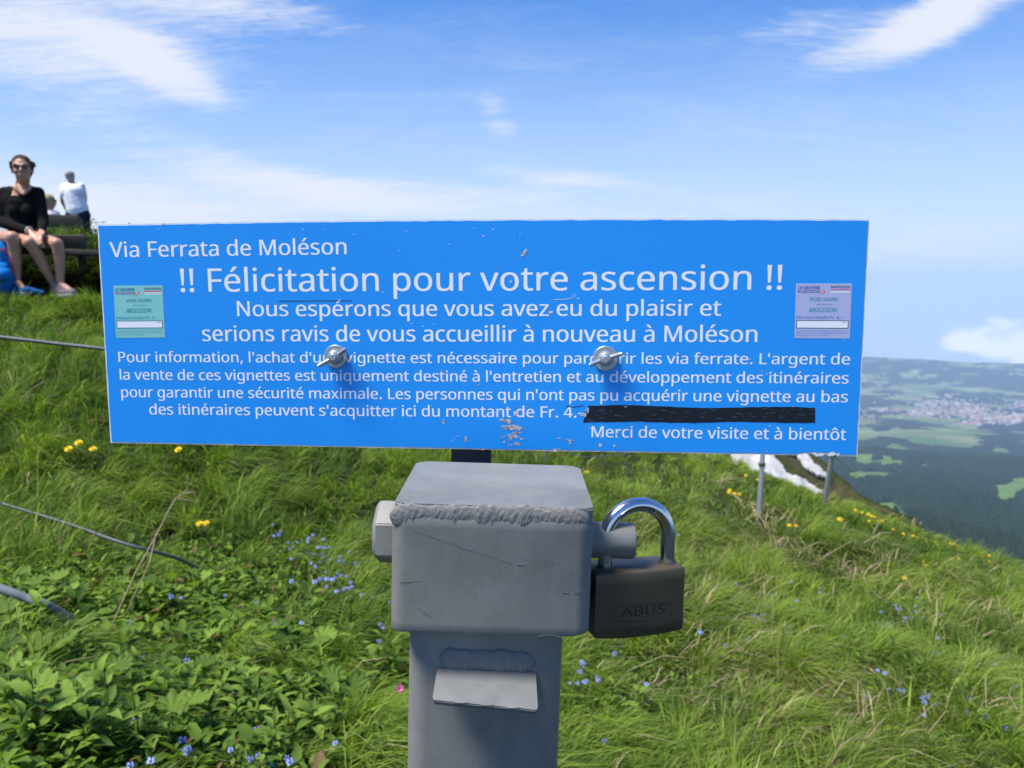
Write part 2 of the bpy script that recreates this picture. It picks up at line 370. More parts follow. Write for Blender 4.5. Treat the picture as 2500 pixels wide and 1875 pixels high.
tx = ds * np.sin(az); ty = ds * np.cos(az); tz = far_z(tx, ty); keep = (cover(tx, ty, tz) > .004)
dens = rng.random(NT) < 1.0; keep &= dens; tx, ty, tz = tx[keep], ty[keep], tz[keep]; dd = np.hypot(tx, ty)
hh = rng.uniform(8, 17, len(tx)) * np.clip(dd / 1800, .8, 1.7); tcv = np.array([.009, .019, .011]) * rng.uniform(.4, 1.7, (len(tx), 1)) * (1 + .35 * (rng.random((len(tx), 1)) < .2) * np.array([1.3, 1.6, .4]))
fm = M('conifer foliage', rough=.9, spec=.1); at = fm.n('ShaderNodeAttribute', attribute_name='col'); fm.base(at.outputs['Color'])
o = cones('spruce_forest', tx, ty, tz - 1, hh, hh * .22 + dd * .0004, tcv, fm.m, n=5, tiers=1)
tag(o, 'dark spruce forest covering the hills below the meadow', 'forest', kind='stuff')
# town in the valley
def far_px(px, py, y0=900, y1=15000):
    d = ray(px, py); d = d / d[1]; Y = np.arange(y0, y1, 6.0); z = EYE + d[2] * Y; g = far_z(d[0] * Y, Y); k = np.nonzero(z <= g)[0]
    return None if len(k) == 0 else (d[0] * Y[k[0]], Y[k[0]], g[k[0]])
TV, TF, TM = [], [], []
def house(x, y, z, w_, l_, h_, a, rf):
    c, s = math.cos(a), math.sin(a); b = len(TV)
    pts = [(-w_, -l_, 0), (w_, -l_, 0), (w_, l_, 0), (-w_, l_, 0), (-w_, -l_, h_), (w_, -l_, h_), (w_, l_, h_), (-w_, l_, h_), (0, -l_, h_ + w_ * .7), (0, l_, h_ + w_ * .7)]
    for p in pts: TV.append((x + p[0] * c - p[1] * s, y + p[0] * s + p[1] * c, z + p[2] - 2))
    for f in ((0, 1, 5, 4), (1, 2, 6, 5), (2, 3, 7, 6), (3, 0, 4, 7)): TF.append([b + i for i in f]); TM.append(0)
    for f in ((5, 6, 9, 8), (8, 9, 7, 4)): TF.append([b + i for i in f]); TM.append(rf)
    TF.append([b + 4, b + 5, b + 8, b + 8]); TM.append(0); TF.append([b + 6, b + 7, b + 9, b + 9]); TM.append(0)
CL = [(2190, 1003, 90, 7, 110), (2250, 1013, 70, 7, 120), (2330, 1003, 90, 18, 200), (2395, 1012, 55, 20, 230), (2460, 1024, 45, 14, 260), (2300, 985, 120, 22, 120), (2270, 990, 40, 8, 120), (2490, 990, 30, 10, 90), (2290, 940, 25, 4, 22), (2120, 1018, 30, 5, 18), (2370, 1035, 60, 5, 60), (2480, 915, 30, 4, 14), (2150, 940, 40, 4, 14)]
for cx_, cy_, sx, sy, n_ in CL:
    for _ in range(int(n_ * .5)):
        p = far_px(cx_ + random.gauss(0, sx * .5), cy_ + random.gauss(0, sy * .5), 4500)
        if p: 
            big = random.random() < .18
            house(p[0], p[1], p[2], random.uniform(6, 11) * (1.8 if big else 1), random.uniform(9, 18) * (2 if big else 1), random.uniform(6, 13), random.random() * 3.14, random.choice([1, 1, 2, 0]))
me = bpy.data.meshes.new('town'); me.from_pydata(TV, [], [list(dict.fromkeys(f)) for f in TF]); me.polygons.foreach_set('material_index', TM); me.update()
tag(link_mesh('valley_town', me, None, [M('far render', (.30, .275, .27), .9).m, M('far clay roof', (.25, .13, .10), .9).m, M('far grey roof', (.30, .27, .27), .9).m]),
    'pale houses of a town spread over the valley floor', 'town', kind='stuff')
# a few farmsteads on the clearing
TV, TF, TM = [], [], []
fw = M('farm wall', (.7, .66, .6), .9).m; fr = M('farm roof', (.30, .19, .16), .9).m
farm_lab = ['pale farmhouse with brown roof in the clearing below the ridge', 'small white barn right of the farmhouse below the ridge', 'far small white hut on the wooded hillside']
for i, (px_, py_, s_) in enumerate([(2150, 1204, .42), (2187, 1206, .22), (2299, 1118, .5)]):
    p = far_px(px_, py_, 400)
    if not p: continue
    TV, TF, TM = [], [], []; house(0, 0, 0, 9 * s_, 16 * s_, 7 * s_, 1.2, 0)
    e = empty('farmhouse', p, label=farm_lab[i], cat='farmhouse')
    wme = bpy.data.meshes.new('wall'); wme.from_pydata(TV, [], [list(dict.fromkeys(f)) for f in TF[:4] + TF[6:]]); link_mesh('wall', wme, e, fw)
    rv = [TV[j] for j in (4, 5, 6, 7, 8, 9)]; rme = bpy.data.meshes.new('roof'); rme.from_pydata([(v[0] * 1.06, v[1] * 1.06, v[2] + .3) for v in rv], [], [(1, 2, 5, 4), (4, 5, 3, 0)]); link_mesh('roof', rme, e, fr)

# ================================================================== second ridge with white patches behind the near crest
RC = [(1700, 1050, 14.5), (1860, 1075, 14.8), (1950, 1095, 15), (1995, 1114, 15), (2030, 1135, 15), (2075, 1178, 14.8), (2110, 1210, 14.2), (2150, 1238, 13.4), (2235, 1272, 12), (2330, 1335, 10.2), (2420, 1400, 9.3)]
rows = 26; V = []; 
def ridge_pt(i, t):
    a = RC[i]; top = P(a[0], a[1], a[2]); o = top + Vector((-.25 * t, -2.4 * t, -1.9 * t - .9 * t * t)) 
    return o
fi = np.linspace(0, len(RC) - 1, 120)
for r in range(rows + 8):
    for f in fi:
        i = min(int(f), len(RC) - 2); u = f - i
        if r < 8:  # back side of the ridge
            b = ridge_pt(i, 0).lerp(ridge_pt(i + 1, 0), u); t = (8 - r) / 8; p = b + Vector((.3 * t, 2.0 * t, -5.5 * t - 6 * t * t))
        else:
            t = (r - 8) / rows * 1.6; p = ridge_pt(i, t).lerp(ridge_pt(i + 1, t), u)
        n = mnoise.noise(Vector((p.x * 1.2, p.y * 1.2, p.z * 1.2))) * .10 + mnoise.noise(p * 4) * .04
        V.append((p.x, p.y, p.z + n))
V = np.array(V); n1, n2 = rows + 8, 120; idx = np.arange(n1 * n2).reshape(n1, n2)
q = np.stack([idx[:-1, :-1], idx[:-1, 1:], idx[1:, 1:], idx[1:, :-1]], -1).reshape(-1, 4)
rm = M('ridge turf', rough=.95, spec=.1); c = rm.coord()
rm.base(rm.mix(rm.ramp(rm.noise(c, 1.6, 8, .7), [(.40, 0), (.62, 1)]), (.060, .085, .026), (.105, .090, .050))); rm.bump(rm.noise(c, 7, 8, .7), 1.0, .12)
tag(np_mesh('far_ridge', V, q, rm.m, quads=True, smooth=True), kind='structure', label='steep brownish ridge flank beyond the near crest')
VR = V.reshape(n1, n2, 3); tris = []
from mathutils.bvhtree import BVHTree
bvh = BVHTree.FromPolygons([tuple(v) for v in V], [tuple(f) for f in q.tolist()])
def on_ridge(px, py):
    h = bvh.ray_cast(Vector((0, 0, EYE)), Vector(tuple(ray(px, py))).normalized()); return h[0]
sm = M('old snow', (.80, .79, .79), .8, spec=.2); c = sm.coord(); sm.base(sm.mix(sm.ramp(sm.noise(c, 3, 7, .65), [(.35, 0), (.7, 1)]), (.42, .39, .36), (.72, .71, .70))); sm.bump(sm.noise(c, 9, 6, .6), .6, .03)
def snow(poly, label, steps=34):
    poly = [np.array(p, float) for p in poly]
    def inside(x, y):
        c = False; j = len(poly) - 1
        for i in range(len(poly)):
            (xi, yi), (xj, yj) = poly[i], poly[j]
            if (yi > y) != (yj > y) and x < (xj - xi) * (y - yi) / (yj - yi) + xi: c = not c
            j = i
        return c
    xs = [p[0] for p in poly]; ys = [p[1] for p in poly]; x0, x1, y0, y1 = min(xs), max(xs), min(ys), max(ys); st = 3.0
    bm = bmesh.new(); g = {}
    for i in range(int((x1 - x0) / st) + 2):
        for j in range(int((y1 - y0) / st) + 2):
            x = x0 + i * st; y = y0 + j * st; nx = x + 5 * mnoise.noise(Vector((x * .06, y * .06, 1))); ny = y + 5 * mnoise.noise(Vector((x * .06, y * .06, 9)))
            if inside(nx, ny):
                h = on_ridge(x, y)
                if h is not None: g[i, j] = bm.verts.new(h + Vector((-.01, -.05, .05)))
    for (i, j) in list(g):
        k = [(i, j), (i + 1, j), (i + 1, j + 1), (i, j + 1)]
        if all(a in g for a in k):
            try: bm.faces.new([g[a] for a in k])
            except ValueError: pass
    e = bmesh.ops.extrude_face_region(bm, geom=list(bm.faces)); 
    for v in e['geom']:
        if isinstance(v, bmesh.types.BMVert): v.co += Vector((.01, .10, -.10))
    o = bm_obj('snow_patch', bm, sm.m); return tag(o, label, 'snow patch', 'white patches on the far ridge')
snow([(1790, 1060), (1880, 1060), (1895, 1120), (1920, 1155), (1962, 1172), (2008, 1204), (2000, 1245), (1900, 1230), (1780, 1190)], 'large white patch directly behind the near grass crest under the sign')
snow([(1900, 1060), (1962, 1095), (1985, 1130), (2022, 1160), (2026, 1176), (2000, 1168), (1968, 1150), (1940, 1116), (1905, 1100)], 'narrow white streak slanting down to the leaning fence post')

# ================================================================== GRASS
gm = M('grass blade', rough=.65, spec=.18); at = gm.n('ShaderNodeAttribute', attribute_name='col'); gm.base(at.outputs['Color'])
tr = gm.n('ShaderNodeBsdfTranslucent'); gm.l(gm.mix(1.0, at.outputs['Color'], (1.25, 1.35, .55), 'MULTIPLY'), tr.inputs[0])
mx = gm.n('ShaderNodeMixShader'); mx.inputs[0].default_value = .42; gm.l(gm.b.outputs[0], mx.inputs[1]); gm.l(tr.outputs[0], mx.inputs[2]); gm.l(mx.outputs[0], gm.t.nodes['Material Output'].inputs[0])
def herb_zone(px, py):
    """weight of the leafy herb patch (lower left), by ground position"""
    return None
def grass(name, n, ymin, ymax, pw, lmin, lmax, wid, dry=0.0, seed=1, label='', umin=-.70, umax=.70, seg=3, flt=None, lie=1.0, lift=0):
    r = np.random.default_rng(seed)
    u = r.uniform(umin, umax, n); t = r.random(n)
    Y = (ymin ** (2 - pw) + t * (ymax ** (2 - pw) - ymin ** (2 - pw))) ** (1 / (2 - pw)) if pw != 2 else ymin * (ymax / ymin) ** t
    X = u * Y
    # gather the blades in tufts
    cs = .085 + .02 * Y; tx_ = np.round(X / cs + (vnoise(X * 3, Y * 3, 77, 2) - .5) * 2) * cs; ty_ = np.round(Y / cs + (vnoise(X * 3 + 9, Y * 3, 78, 2) - .5) * 2) * cs
    g = r.uniform(0, .8, n); X = X * (1 - g) + tx_ * g; Y = Y * (1 - g) + ty_ * g
    if flt is not None:
        k = flt(X, Y, r); X, Y, tx_, ty_ = X[k], Y[k], tx_[k], ty_[k]
    n = len(X); Z = hgt(X, Y) - .006
    big = vnoise(X * .8 + 3, Y * .8, 41, 3); mid = vnoise(X * 3.1, Y * 3.1 + 4, 42, 3); tuft = vnoise(tx_ * 6.3, ty_ * 6.3, 43, 2)
    Ln = r.uniform(lmin, lmax, n) * (.25 + 1.5 * mid) * (.6 + .8 * tuft)
    hm = np.clip(herb_mask(X, Y) * 1.3, 0, 1); Ln = Ln * (1 - .38 * hm) * np.where((X / Y > .10) & (Y > 4.6), np.clip(1.15 - (Y - 4.6) * .35, .42, 1), 1)
    ang = (vnoise(X * 1.7 + 2, Y * 1.7, 44, 3) * 4 * math.pi) + r.normal(0, .9, n)
    gxs = (hgt(X + .15, Y) - hgt(X - .15, Y)) / .3; gys = (hgt(X, Y + .15) - hgt(X, Y - .15)) / .3
    lean = r.uniform(.15, 1.05, n) * lie
    dx = np.cos(ang) * lean - gxs * .55 + .18; dy = np.sin(ang) * lean - gys * .55 - .05
    wv = wid * (r.uniform(.5, 1.3, n) + 1.2 * (r.random(n) < .12)) * (1 + .10 * np.maximum(Y - 2, 0))
    wa = ang + math.pi / 2 + r.normal(0, .8, n); wx, wy = np.cos(wa), np.sin(wa)
    V = np.empty((n, 2 * seg + 1, 3)); 
    for s in range(seg + 1):
        f = s / seg; bx = dx * f * f * (1.0 + .25 * f); by = dy * f * f * (1 + .25 * f); bl = np.sqrt(bx * bx + by * by)
        hz_ = np.maximum(f - .42 * bl * f, .0) 
        cx_ = X + Ln * bx * .85; cy_ = Y + Ln * by * .85; cz_ = Z + lift + Ln * hz_ * .95
        if s == seg: V[:, 2 * seg, 0] = cx_; V[:, 2 * seg, 1] = cy_; V[:, 2 * seg, 2] = cz_
        else:
            ww = wv * (1 - .55 * f) * .5
            V[:, 2 * s, 0] = cx_ - wx * ww; V[:, 2 * s, 1] = cy_ - wy * ww; V[:, 2 * s, 2] = cz_
            V[:, 2 * s + 1, 0] = cx_ + wx * ww; V[:, 2 * s + 1, 1] = cy_ + wy * ww; V[:, 2 * s + 1, 2] = cz_
    k = 2 * seg + 1; b0 = (np.arange(n) * k)[:, None]; tri = []
    for s in range(seg - 1): tri += [(2 * s, 2 * s + 1, 2 * s + 3), (2 * s, 2 * s + 3, 2 * s + 2)]
    tri.append((2 * seg - 2, 2 * seg - 1, 2 * seg))
    T = (b0[:, :, None] + np.array(tri)[None]).reshape(-1, 3)
    g1 = np.array([.058, .120, .016]); g2 = np.array([.235, .330, .045]); g3 = np.array([.25, .31, .075]); st = np.array([.50, .41, .24]); br = np.array([.13, .095, .045])
    a = np.clip(r.normal(.40, .24, n) + (tuft - .5) * 1.7 + (big - .5) * 1.2, 0, 1)[:, None]
    C = g1 * (1 - a) + g2 * a; k3 = (r.random(n) < .10)[:, None]; C = np.where(k3, g3, C)
    dz = np.clip((vnoise(X * 1.3 + 31, Y * 1.3 + 5, 51, 3) - .52) * 4, 0, 1) * np.clip((X / Y + .1) * 2.2, .12, 1) + dry
    kd = (r.random(n) < .02 + .24 * dz)[:, None]; C = np.where(kd, np.where((r.random(n) < .3)[:, None], br, st * r.uniform(.6, 1.05, (n, 1))), C)
    C = C * r.uniform(.75, 1.2, (n, 1))
    o = np_mesh(name, V.reshape(-1, 3), T, gm.m, col=np.repeat(C, k, 0)); return tag(o, label, 'grass', kind='stuff')
def herb_mask(X, Y):
    px, py = to_px(X, Y, hgt(X, Y)); e = np.clip((720 - px) / 260 + .6, 0, 1) * np.clip((py - 1330) / 120, 0, 1) * np.clip((1030 - px) / 60, 0, 1)
    return e + (vnoise(X * 4, Y * 4, 61, 2) - .5) * .5 * (e > 0)
def flt_main(X, Y, r):
    return (r.random(len(X)) > .38 * np.clip(herb_mask(X, Y), 0, 1)) & ~((X < -2.2) & (Y > 7.4) & (Y < 8.6))
grass('grass', 265000, 1.15, 13.5, 1.45, .08, .21, .0041, seed=1, label='thick green mountain grass covering the slope', flt=flt_main)
grass('short_grass', 110000, 1.2, 13.5, 1.3, .03, .07, .0042, seed=2, label='short matted turf between the tall grass', lie=1.5, seg=2)
def flt_dry(X, Y, r):
    m = vnoise(X * 1.5 + 40, Y * 1.5 + 7, 71, 3); return (m > .56) & (r.random(len(X)) < np.clip((X / Y + .02) * 3 + .12, 0.05, 1))
grass('dry_grass', 26000, 1.4, 9, 1.4, .10, .22, .0032, dry=3.2, seed=3, label='flattened straw coloured dead grass among the green', flt=flt_dry, lie=2.0)
def flt_bank(X, Y, r):
    return (X < -1.9) & (Y > 6.75) & (Y < 9.6) & ((Y < 7.35) | (Y > 8.7))
grass('bank_grass', 60000, 6.75, 9.6, .5, .10, .26, .004, seed=4, label='long overhanging grass on the bank below and behind the bench', flt=flt_bank, umin=-.75, umax=-.22, lie=1.25)
def flt_back(X, Y, r): return (Y > 9.6) & (X < .5)
grass('plateau_grass', 40000, 9.5, 15, .4, .08, .22, .006, seed=5, label='grass fringe on the skyline behind the benches', flt=flt_back, umin=-.75, umax=.05, lie=.8)

grass('broad_grass', 36000, 1.15, 10, 1.4, .07, .19, .0075, seed=12, label='scattered broad bladed grass and weed leaves on the slope', flt=flt_main, lie=1.3)
# straw bundles lying in particular places on the right
def bundle(name, spots, label, seed=9):
    r = np.random.default_rng(seed); VV, TT, CC = [], [], []; base = 0
    for (px, py, n, sp_, dirx, diry, ln) in spots:
        c0 = ground_px(px, py)
        for _ in range(int(n * .55)):
            x = c0.x + r.normal(0, sp_ * c0.y / 5); y = c0.y + r.normal(0, sp_ * c0.y / 5 * 1.6); z = float(hgt(x, y)) + r.uniform(.02, .09)
            a = math.atan2(diry, dirx) + r.normal(0, .45); l = ln * r.uniform(.4, 1.3); w_ = .0028 * r.uniform(.6, 1.4) * max(1, c0.y / 3.2); up = r.uniform(-.1, .55)
            d = np.array([math.cos(a), math.sin(a), up]); s_ = np.array([-math.sin(a), math.cos(a), r.uniform(-.5, .5)]) * w_ * .5; p = np.array([x, y, z])
            dr = np.array([0, 0, -l * .35]); pts = [p - s_, p + s_, p + d * l * .5 - s_, p + d * l * .5 + s_, p + d * l + dr * .8]
            VV += pts; TT += [(base, base + 1, base + 3), (base, base + 3, base + 2), (base + 2, base + 3, base + 4)]; base += 5
            CC += [np.array([.50, .40, .24]) * r.uniform(.5, 1.15)] * 5
    return tag(np_mesh(name, np.array(VV), np.array(TT), gm.m, col=np.array(CC)), label, 'dry grass', kind='stuff')
bundle('straw_bundles', [(2380, 1460, 170, .09, -.3, .9, .22), (2400, 1530, 90, .10, .8, .5, .20), (2090, 1440, 110, .10, .6, .8, .24), (2120, 1380, 70, .08, .5, .8, .2), (1925, 1375, 90, .07, .6, .7, .2), (1880, 1300, 80, .07, .3, .9, .22), (1830, 1260, 45, .05, .2, 1, .2), (2010, 1235, 40, .05, .7, .5, .2), (2060, 1330, 60, .09, .8, .3, .18), (2200, 1450, 60, .09, .6, .7, .2), (1760, 1200, 30, .05, .7, .5, .25), (1900, 1600, 70, .12, .7, .6, .2), (2420, 1800, 60, .12, .7, .5, .25), (1980, 1700, 60, .14, .8, .5, .2), (1700, 1640, 50, .12, .6, .6, .2), (2300, 1560, 60, .12, .7, .5, .2), (2100, 1810, 50, .14, .6, .6, .2), (1560, 1730, 40, .12, .6, .6, .18), (1850, 1480, 60, .10, .6, .7, .2), (2230, 1240, 30, .05, .5, .5, .12)], 'bundles of pale dead grass flattened on the right hand slope')
# ------------------------------------------------------------------ leaves
def leaf_mat(name, c1, c2):
    m = M(name, rough=.65, spec=.18); oi = m.n('ShaderNodeObjectInfo'); c = m.coord(); n = m.noise(c, 60, 4)
    b = m.mix(oi.outputs['Random'], c1, c2); b = m.mix(1.0, b, m.ramp(n, [(.3, .75), (.7, 1.2)]), 'MULTIPLY'); m.base(b)
    t = m.n('ShaderNodeBsdfTranslucent'); m.l(m.mix(1.0, b, (1.3, 1.4, .5), 'MULTIPLY'), t.inputs[0]); x = m.n('ShaderNodeMixShader'); x.inputs[0].default_value = .35
    m.l(m.b.outputs[0], x.inputs[1]); m.l(t.outputs[0], x.inputs[2]); m.l(x.outputs[0], m.t.nodes['Material Output'].inputs[0]); return m.m
lf = leaf_mat('herb leaf', (.048, .105, .016), (.215, .325, .050)); stem_m = leaf_mat('herb stem', (.09, .13, .04), (.12, .17, .05))
def ovate(name, ln=1.0, wd=.36, bend=.25, cup=.10, n=7):
    V, Fc = [], []
    for i in range(n + 1):
        t = i / n; w_ = wd * math.sin(math.pi * min(1, t ** .75)) ** .9 * .5 if 0 < t < 1 else .006
        z = bend * (t - t * t * 1.5); V += [(-w_, t * ln, z + cup * w_ * 2), (-w_ * .5, t * ln, z + cup * w_ * .5), (0, t * ln, z - .012), (w_ * .5, t * ln, z + cup * w_ * .5), (w_, t * ln, z + cup * w_ * 2)]
    for i in range(n):
        for k in range(4): a = i * 5 + k; Fc.append((a, a + 1, a + 6, a + 5))
    me = bpy.data.meshes.new(name); me.from_pydata(V, [], Fc); me.polygons.foreach_set('use_smooth', [True] * len(me.polygons)); me.materials.append(lf); return me
def lobed(name, lobes=7):
    V = [(0, 0.0, -.05)]; Fc = []; n = lobes * 6
    for k in range(n + 1):
        a = -2.55 + 5.1 * k / n; rr = .40 + .13 * abs(math.cos(lobes * (a) / 5.1 * math.pi)) ** .6 + .018 * (k % 2)
        V.append((math.sin(a) * rr * .55, .28 + math.cos(a) * rr * .55 - .02, .02 * math.cos(lobes * 2 * a / 5.1 * math.pi))); V.append((math.sin(a) * rr, .28 + math.cos(a) * rr, .07 + .05 * math.cos(lobes * 2 * a / 5.1 * math.pi)))
    for k in range(n):
        a = 1 + 2 * k; Fc.append((0, a, a + 2)); Fc.append((a, a + 1, a + 3, a + 2))
    me = bpy.data.meshes.new(name); me.from_pydata(V, [], Fc); me.polygons.foreach_set('use_smooth', [True] * len(me.polygons)); me.materials.append(lf); return me
LV = [ovate('leaf', wd=.34), ovate('leaf', wd=.44, bend=.4), ovate('leaf', wd=.26, bend=.12), ovate('leaf', wd=.38, bend=.55, cup=.2)]; LB = [lobed('leaf', 7), lobed('leaf', 9)]
def stem_mesh(h, r=.0016):
    bm = bmesh.new(); tube(bm, [(0, 0, -.02), (.006, .003, h * .5), (0, .008, h)], [r, r, r * .7], 5); me = bpy.data.meshes.new('stem'); bm.to_mesh(me); bm.free(); me.materials.append(stem_m); return me
stems = {h: stem_mesh(h) for h in (.05, .10, .15)}
def place_leaf(parent, me, base, az, tilt, ln, roll=0):
    o = bpy.data.objects.new('leaf', me); COL.objects.link(o); o.parent = parent
    o.matrix_local = Matrix.Translation(base) @ Matrix.Rotation(az, 4, 'Z') @ Matrix.Rotation(tilt, 4, 'X') @ Matrix.Rotation(roll, 4, 'Y') @ Matrix.Scale(ln, 4); return o
def herb(p, kind, h, n, ln, label, group):
    e = empty('leafy_herb' if kind == 0 else 'round_leaved_herb', p, label=label, cat='plant', group=group); e.rotation_euler.z = random.random() * 6.28
    if kind == 0:
        st = bpy.data.objects.new('stem', stems[h]); COL.objects.link(st); st.parent = e
        for i in range(n):
            t = i / n; place_leaf(e, random.choice(LV), (0, .004, h * (.15 + .85 * t)), i * 2.4 + random.uniform(-.3, .3), R(random.uniform(-5, 35) + 25 * t), ln * random.uniform(.75, 1.15) * (1 - .35 * t), random.uniform(-.3, .3))
    else:
        for i in range(n):
            a = i * 6.28 / n + random.uniform(-.4, .4); d = random.uniform(.02, .05); hh_ = random.uniform(.04, .09)
            l = place_leaf(e, random.choice(LB), (math.sin(-a) * d, math.cos(a) * d, hh_), a, R(random.uniform(-10, 30)), ln * random.uniform(.8, 1.2), random.uniform(-.3, .3))
            bm = bmesh.new(); tube(bm, [(0, 0, -.02), (math.sin(-a) * d, math.cos(a) * d, hh_)], .0015, 4); bm_obj('stalk', bm, stem_m, e)
hp = random.Random(5); grpL = 'leafy herbs growing below the slope on the left'; grpR = 'leafy herbs in the grass right of the post'
def where(px, py):
    """a findable place for a small plant at this spot"""
    if px < 1000:
        c_ = 'near the left photo edge' if px < 160 else 'by the dry stem feet' if px < 330 else 'midway from dry stems to post' if px < 560 else 'just left of the post' if px < 800 else 'close beside the post'
        r_ = 'at box height' if py < 1480 else 'at box rim height' if py < 1600 else 'at tab height' if py < 1740 else 'at the bottom edge'
    else:
        c_ = 'between post and padlock' if px < 1480 else 'under the padlock' if px < 1700 else 'a little right of the padlock' if px < 1950 else 'below the leaning fence post' if px < 2200 else 'near the right photo edge'
        r_ = 'at shackle height' if py < 1400 else 'at padlock height' if py < 1560 else 'at tab height' if py < 1700 else 'low down'
    return c_ + ', ' + r_
def h_add(px, py, kind, h, n, ln, label, grp):
    p = ground_px(px, py + 25)
    if p: herb(p + Vector((0, 0, .015)), kind, h, n, ln, ('tall ' if h > .12 else 'low ') * (kind == 0) + ('broad ' if ln > .070 else 'small ' if ln < .055 else '') * (kind == 0) + label + ' ' + where(px, py), grp)
for (px, py, s) in [(60, 1520, .075), (60, 1650, .08), (205, 1590, .06), (750, 1620, .07), (20, 1560, .07), (690, 1720, .055), (320, 1465, .05), (480, 1450, .05), (130, 1480, .06), (560, 1700, .06), (400, 1820, .07), (640, 1600, .055), (840, 1740, .06), (110, 1780, .075), (480, 1600, .05), (260, 1720, .06)]:
    h_add(px, py, 1, 0, 5, s, 'low round lobed leaved plant', grpL + ' with lobed leaves')
for i in range(78):
    px = hp.uniform(20, 960); py = hp.uniform(1420, 1900)
    if px > 700 and py < 1500: continue
    h_add(px, py, 0, hp.choice((.10, .10, .15)), hp.randint(8, 13), hp.uniform(.045, .085), 'oval leaved herb', grpL)
for i in range(24):
    px = hp.uniform(640, 950); py = hp.uniform(1330, 1560)
    h_add(px, py, 0, hp.choice((.05, .10)), 8, hp.uniform(.03, .045), 'pointed leaved herb', grpL + ' beside the post')
for (px, py) in [(1660, 1240), (1640, 1275), (1600, 1255), (1990, 1700), (2100, 1640), (2180, 1600), (2240, 1660), (2140, 1700), (2330, 1720), (2200, 1560), (1960, 1590), (1890, 1500), (2300, 1640), (1750, 1500), (1560, 1750), (1500, 1720), (2060, 1660), (2380, 1790)]:
    h_add(px, py, 0, .10, 9, hp.uniform(.04, .06), 'yellow green herb', grpR)
# small-leaved undergrowth, uncountable
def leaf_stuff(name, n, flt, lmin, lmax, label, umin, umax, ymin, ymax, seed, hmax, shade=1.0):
    r = np.random.default_rng(seed); u = r.uniform(umin, umax, n); Y = ymin * (ymax / ymin) ** r.random(n); X = u * Y; k = flt(X, Y, r); X, Y = X[k], Y[k]; n = len(X)
    Z = hgt(X, Y) + r.random(n) ** 1.3 * hmax * (.5 + vnoise(X * 5, Y * 5, 81, 2)); ln = lmin + (lmax - lmin) * r.random(n) ** 2; a = r.uniform(0, 6.28, n); ti = r.uniform(-.3, 1.0, n); wv = ln * r.uniform(.16, .30, n)
    D = np.stack([np.cos(a) * np.cos(ti), np.sin(a) * np.cos(ti), np.sin(ti)], -1); Wd = np.stack([-np.sin(a), np.cos(a), r.uniform(-.4, .4, n)], -1); Pp = np.stack([X, Y, Z], -1); Nn = np.cross(D, Wd)
    l = ln[:, None]; w2 = wv[:, None]
    V = np.stack([Pp, Pp + D * l * .35 - Wd * w2 + Nn * w2 * .3, Pp + D * l * .38 - Nn * 0, Pp + D * l * .35 + Wd * w2 + Nn * w2 * .3, Pp + D * l * .75 - Wd * w2 * .7 + Nn * w2 * .1, Pp + D * l * .75 + Wd * w2 * .7 + Nn * w2 * .1, Pp + D * l - np.array([0, 0, .15]) * l], 1)
    tri = np.array([(0, 1, 2), (0, 2, 3), (1, 4, 2), (2, 5, 3), (4, 6, 2), (2, 6, 5)]); T = ((np.arange(n) * 7)[:, None, None] + tri[None]).reshape(-1, 3)
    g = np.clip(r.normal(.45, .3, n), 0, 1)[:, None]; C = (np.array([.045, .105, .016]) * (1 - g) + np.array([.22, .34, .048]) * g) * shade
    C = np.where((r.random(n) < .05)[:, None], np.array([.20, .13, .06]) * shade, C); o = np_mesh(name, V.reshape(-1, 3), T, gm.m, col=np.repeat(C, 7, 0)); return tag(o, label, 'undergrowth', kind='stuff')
leaf_stuff('herb_undergrowth', 26000, lambda X, Y, r: (r.random(len(X)) < np.clip(herb_mask(X, Y), 0, 1)) & (vnoise(X * 5, Y * 5, 64, 3) > .40), .012, .055, 'dense small leaved undergrowth filling the lower left corner', -.66, -.1, 1.2, 3.6, 6, .09)
leaf_stuff('clover_undergrowth', 60000, lambda X, Y, r: vnoise(X * 1.9 + 11, Y * 1.9, 91, 3) > .55, .010, .028, 'small clover like leaves scattered through the grass', -.66, .66, 1.3, 9, 7, .07)
leaf_stuff('bank_shrubs', 34000, lambda X, Y, r: (Y > 8.35) & (X < -2.0), .03, .07, 'leafy shrubs with bench shade painted in, on the bank behind the bench', -.8, -.28, 8.3, 9.8, 8, .38, .15)  # leaf colour scaled down to stand in for the shadow under the bench

# ------------------------------------------------------------------ flowers
fy = M('dandelion petal', (.85, .62, .02), .6); fb = M('forget me not petal', (.26, .34, .74), .6); fb2 = M('forget me not eye', (.8, .7, .25), .6); fpk = M('pink petal', (.75, .08, .42), .6)
def head_mesh(name, n, r0, layers, mat, eye=None):
    bm = bmesh.new()
    for la in range(layers):
        for i in range(n):
            a = 6.283 * (i + la * .5) / n; rr = r0 * (1 - .28 * la); z = .12 * r0 * la; w_ = rr * 2.6 / n
            d = Vector((math.cos(a), math.sin(a), 0)); s = Vector((-d.y, d.x, 0))
            vs = [bm.verts.new(Vector((0, 0, z))), bm.verts.new(d * rr * .6 - s * w_ + Vector((0, 0, z + .18 * r0 + .1 * r0 * la))), bm.verts.new(d * rr + Vector((0, 0, z + .22 * r0 + .2 * r0 * la))), bm.verts.new(d * rr * .6 + s * w_ + Vector((0, 0, z + .18 * r0 + .1 * r0 * la)))]
            bm.faces.new(vs)
    me = bpy.data.meshes.new(name); bm.to_mesh(me); bm.free(); me.materials.append(mat); return me
dh = head_mesh('flower_head', 16, .019, 4, fy.m)
bm = bmesh.new()
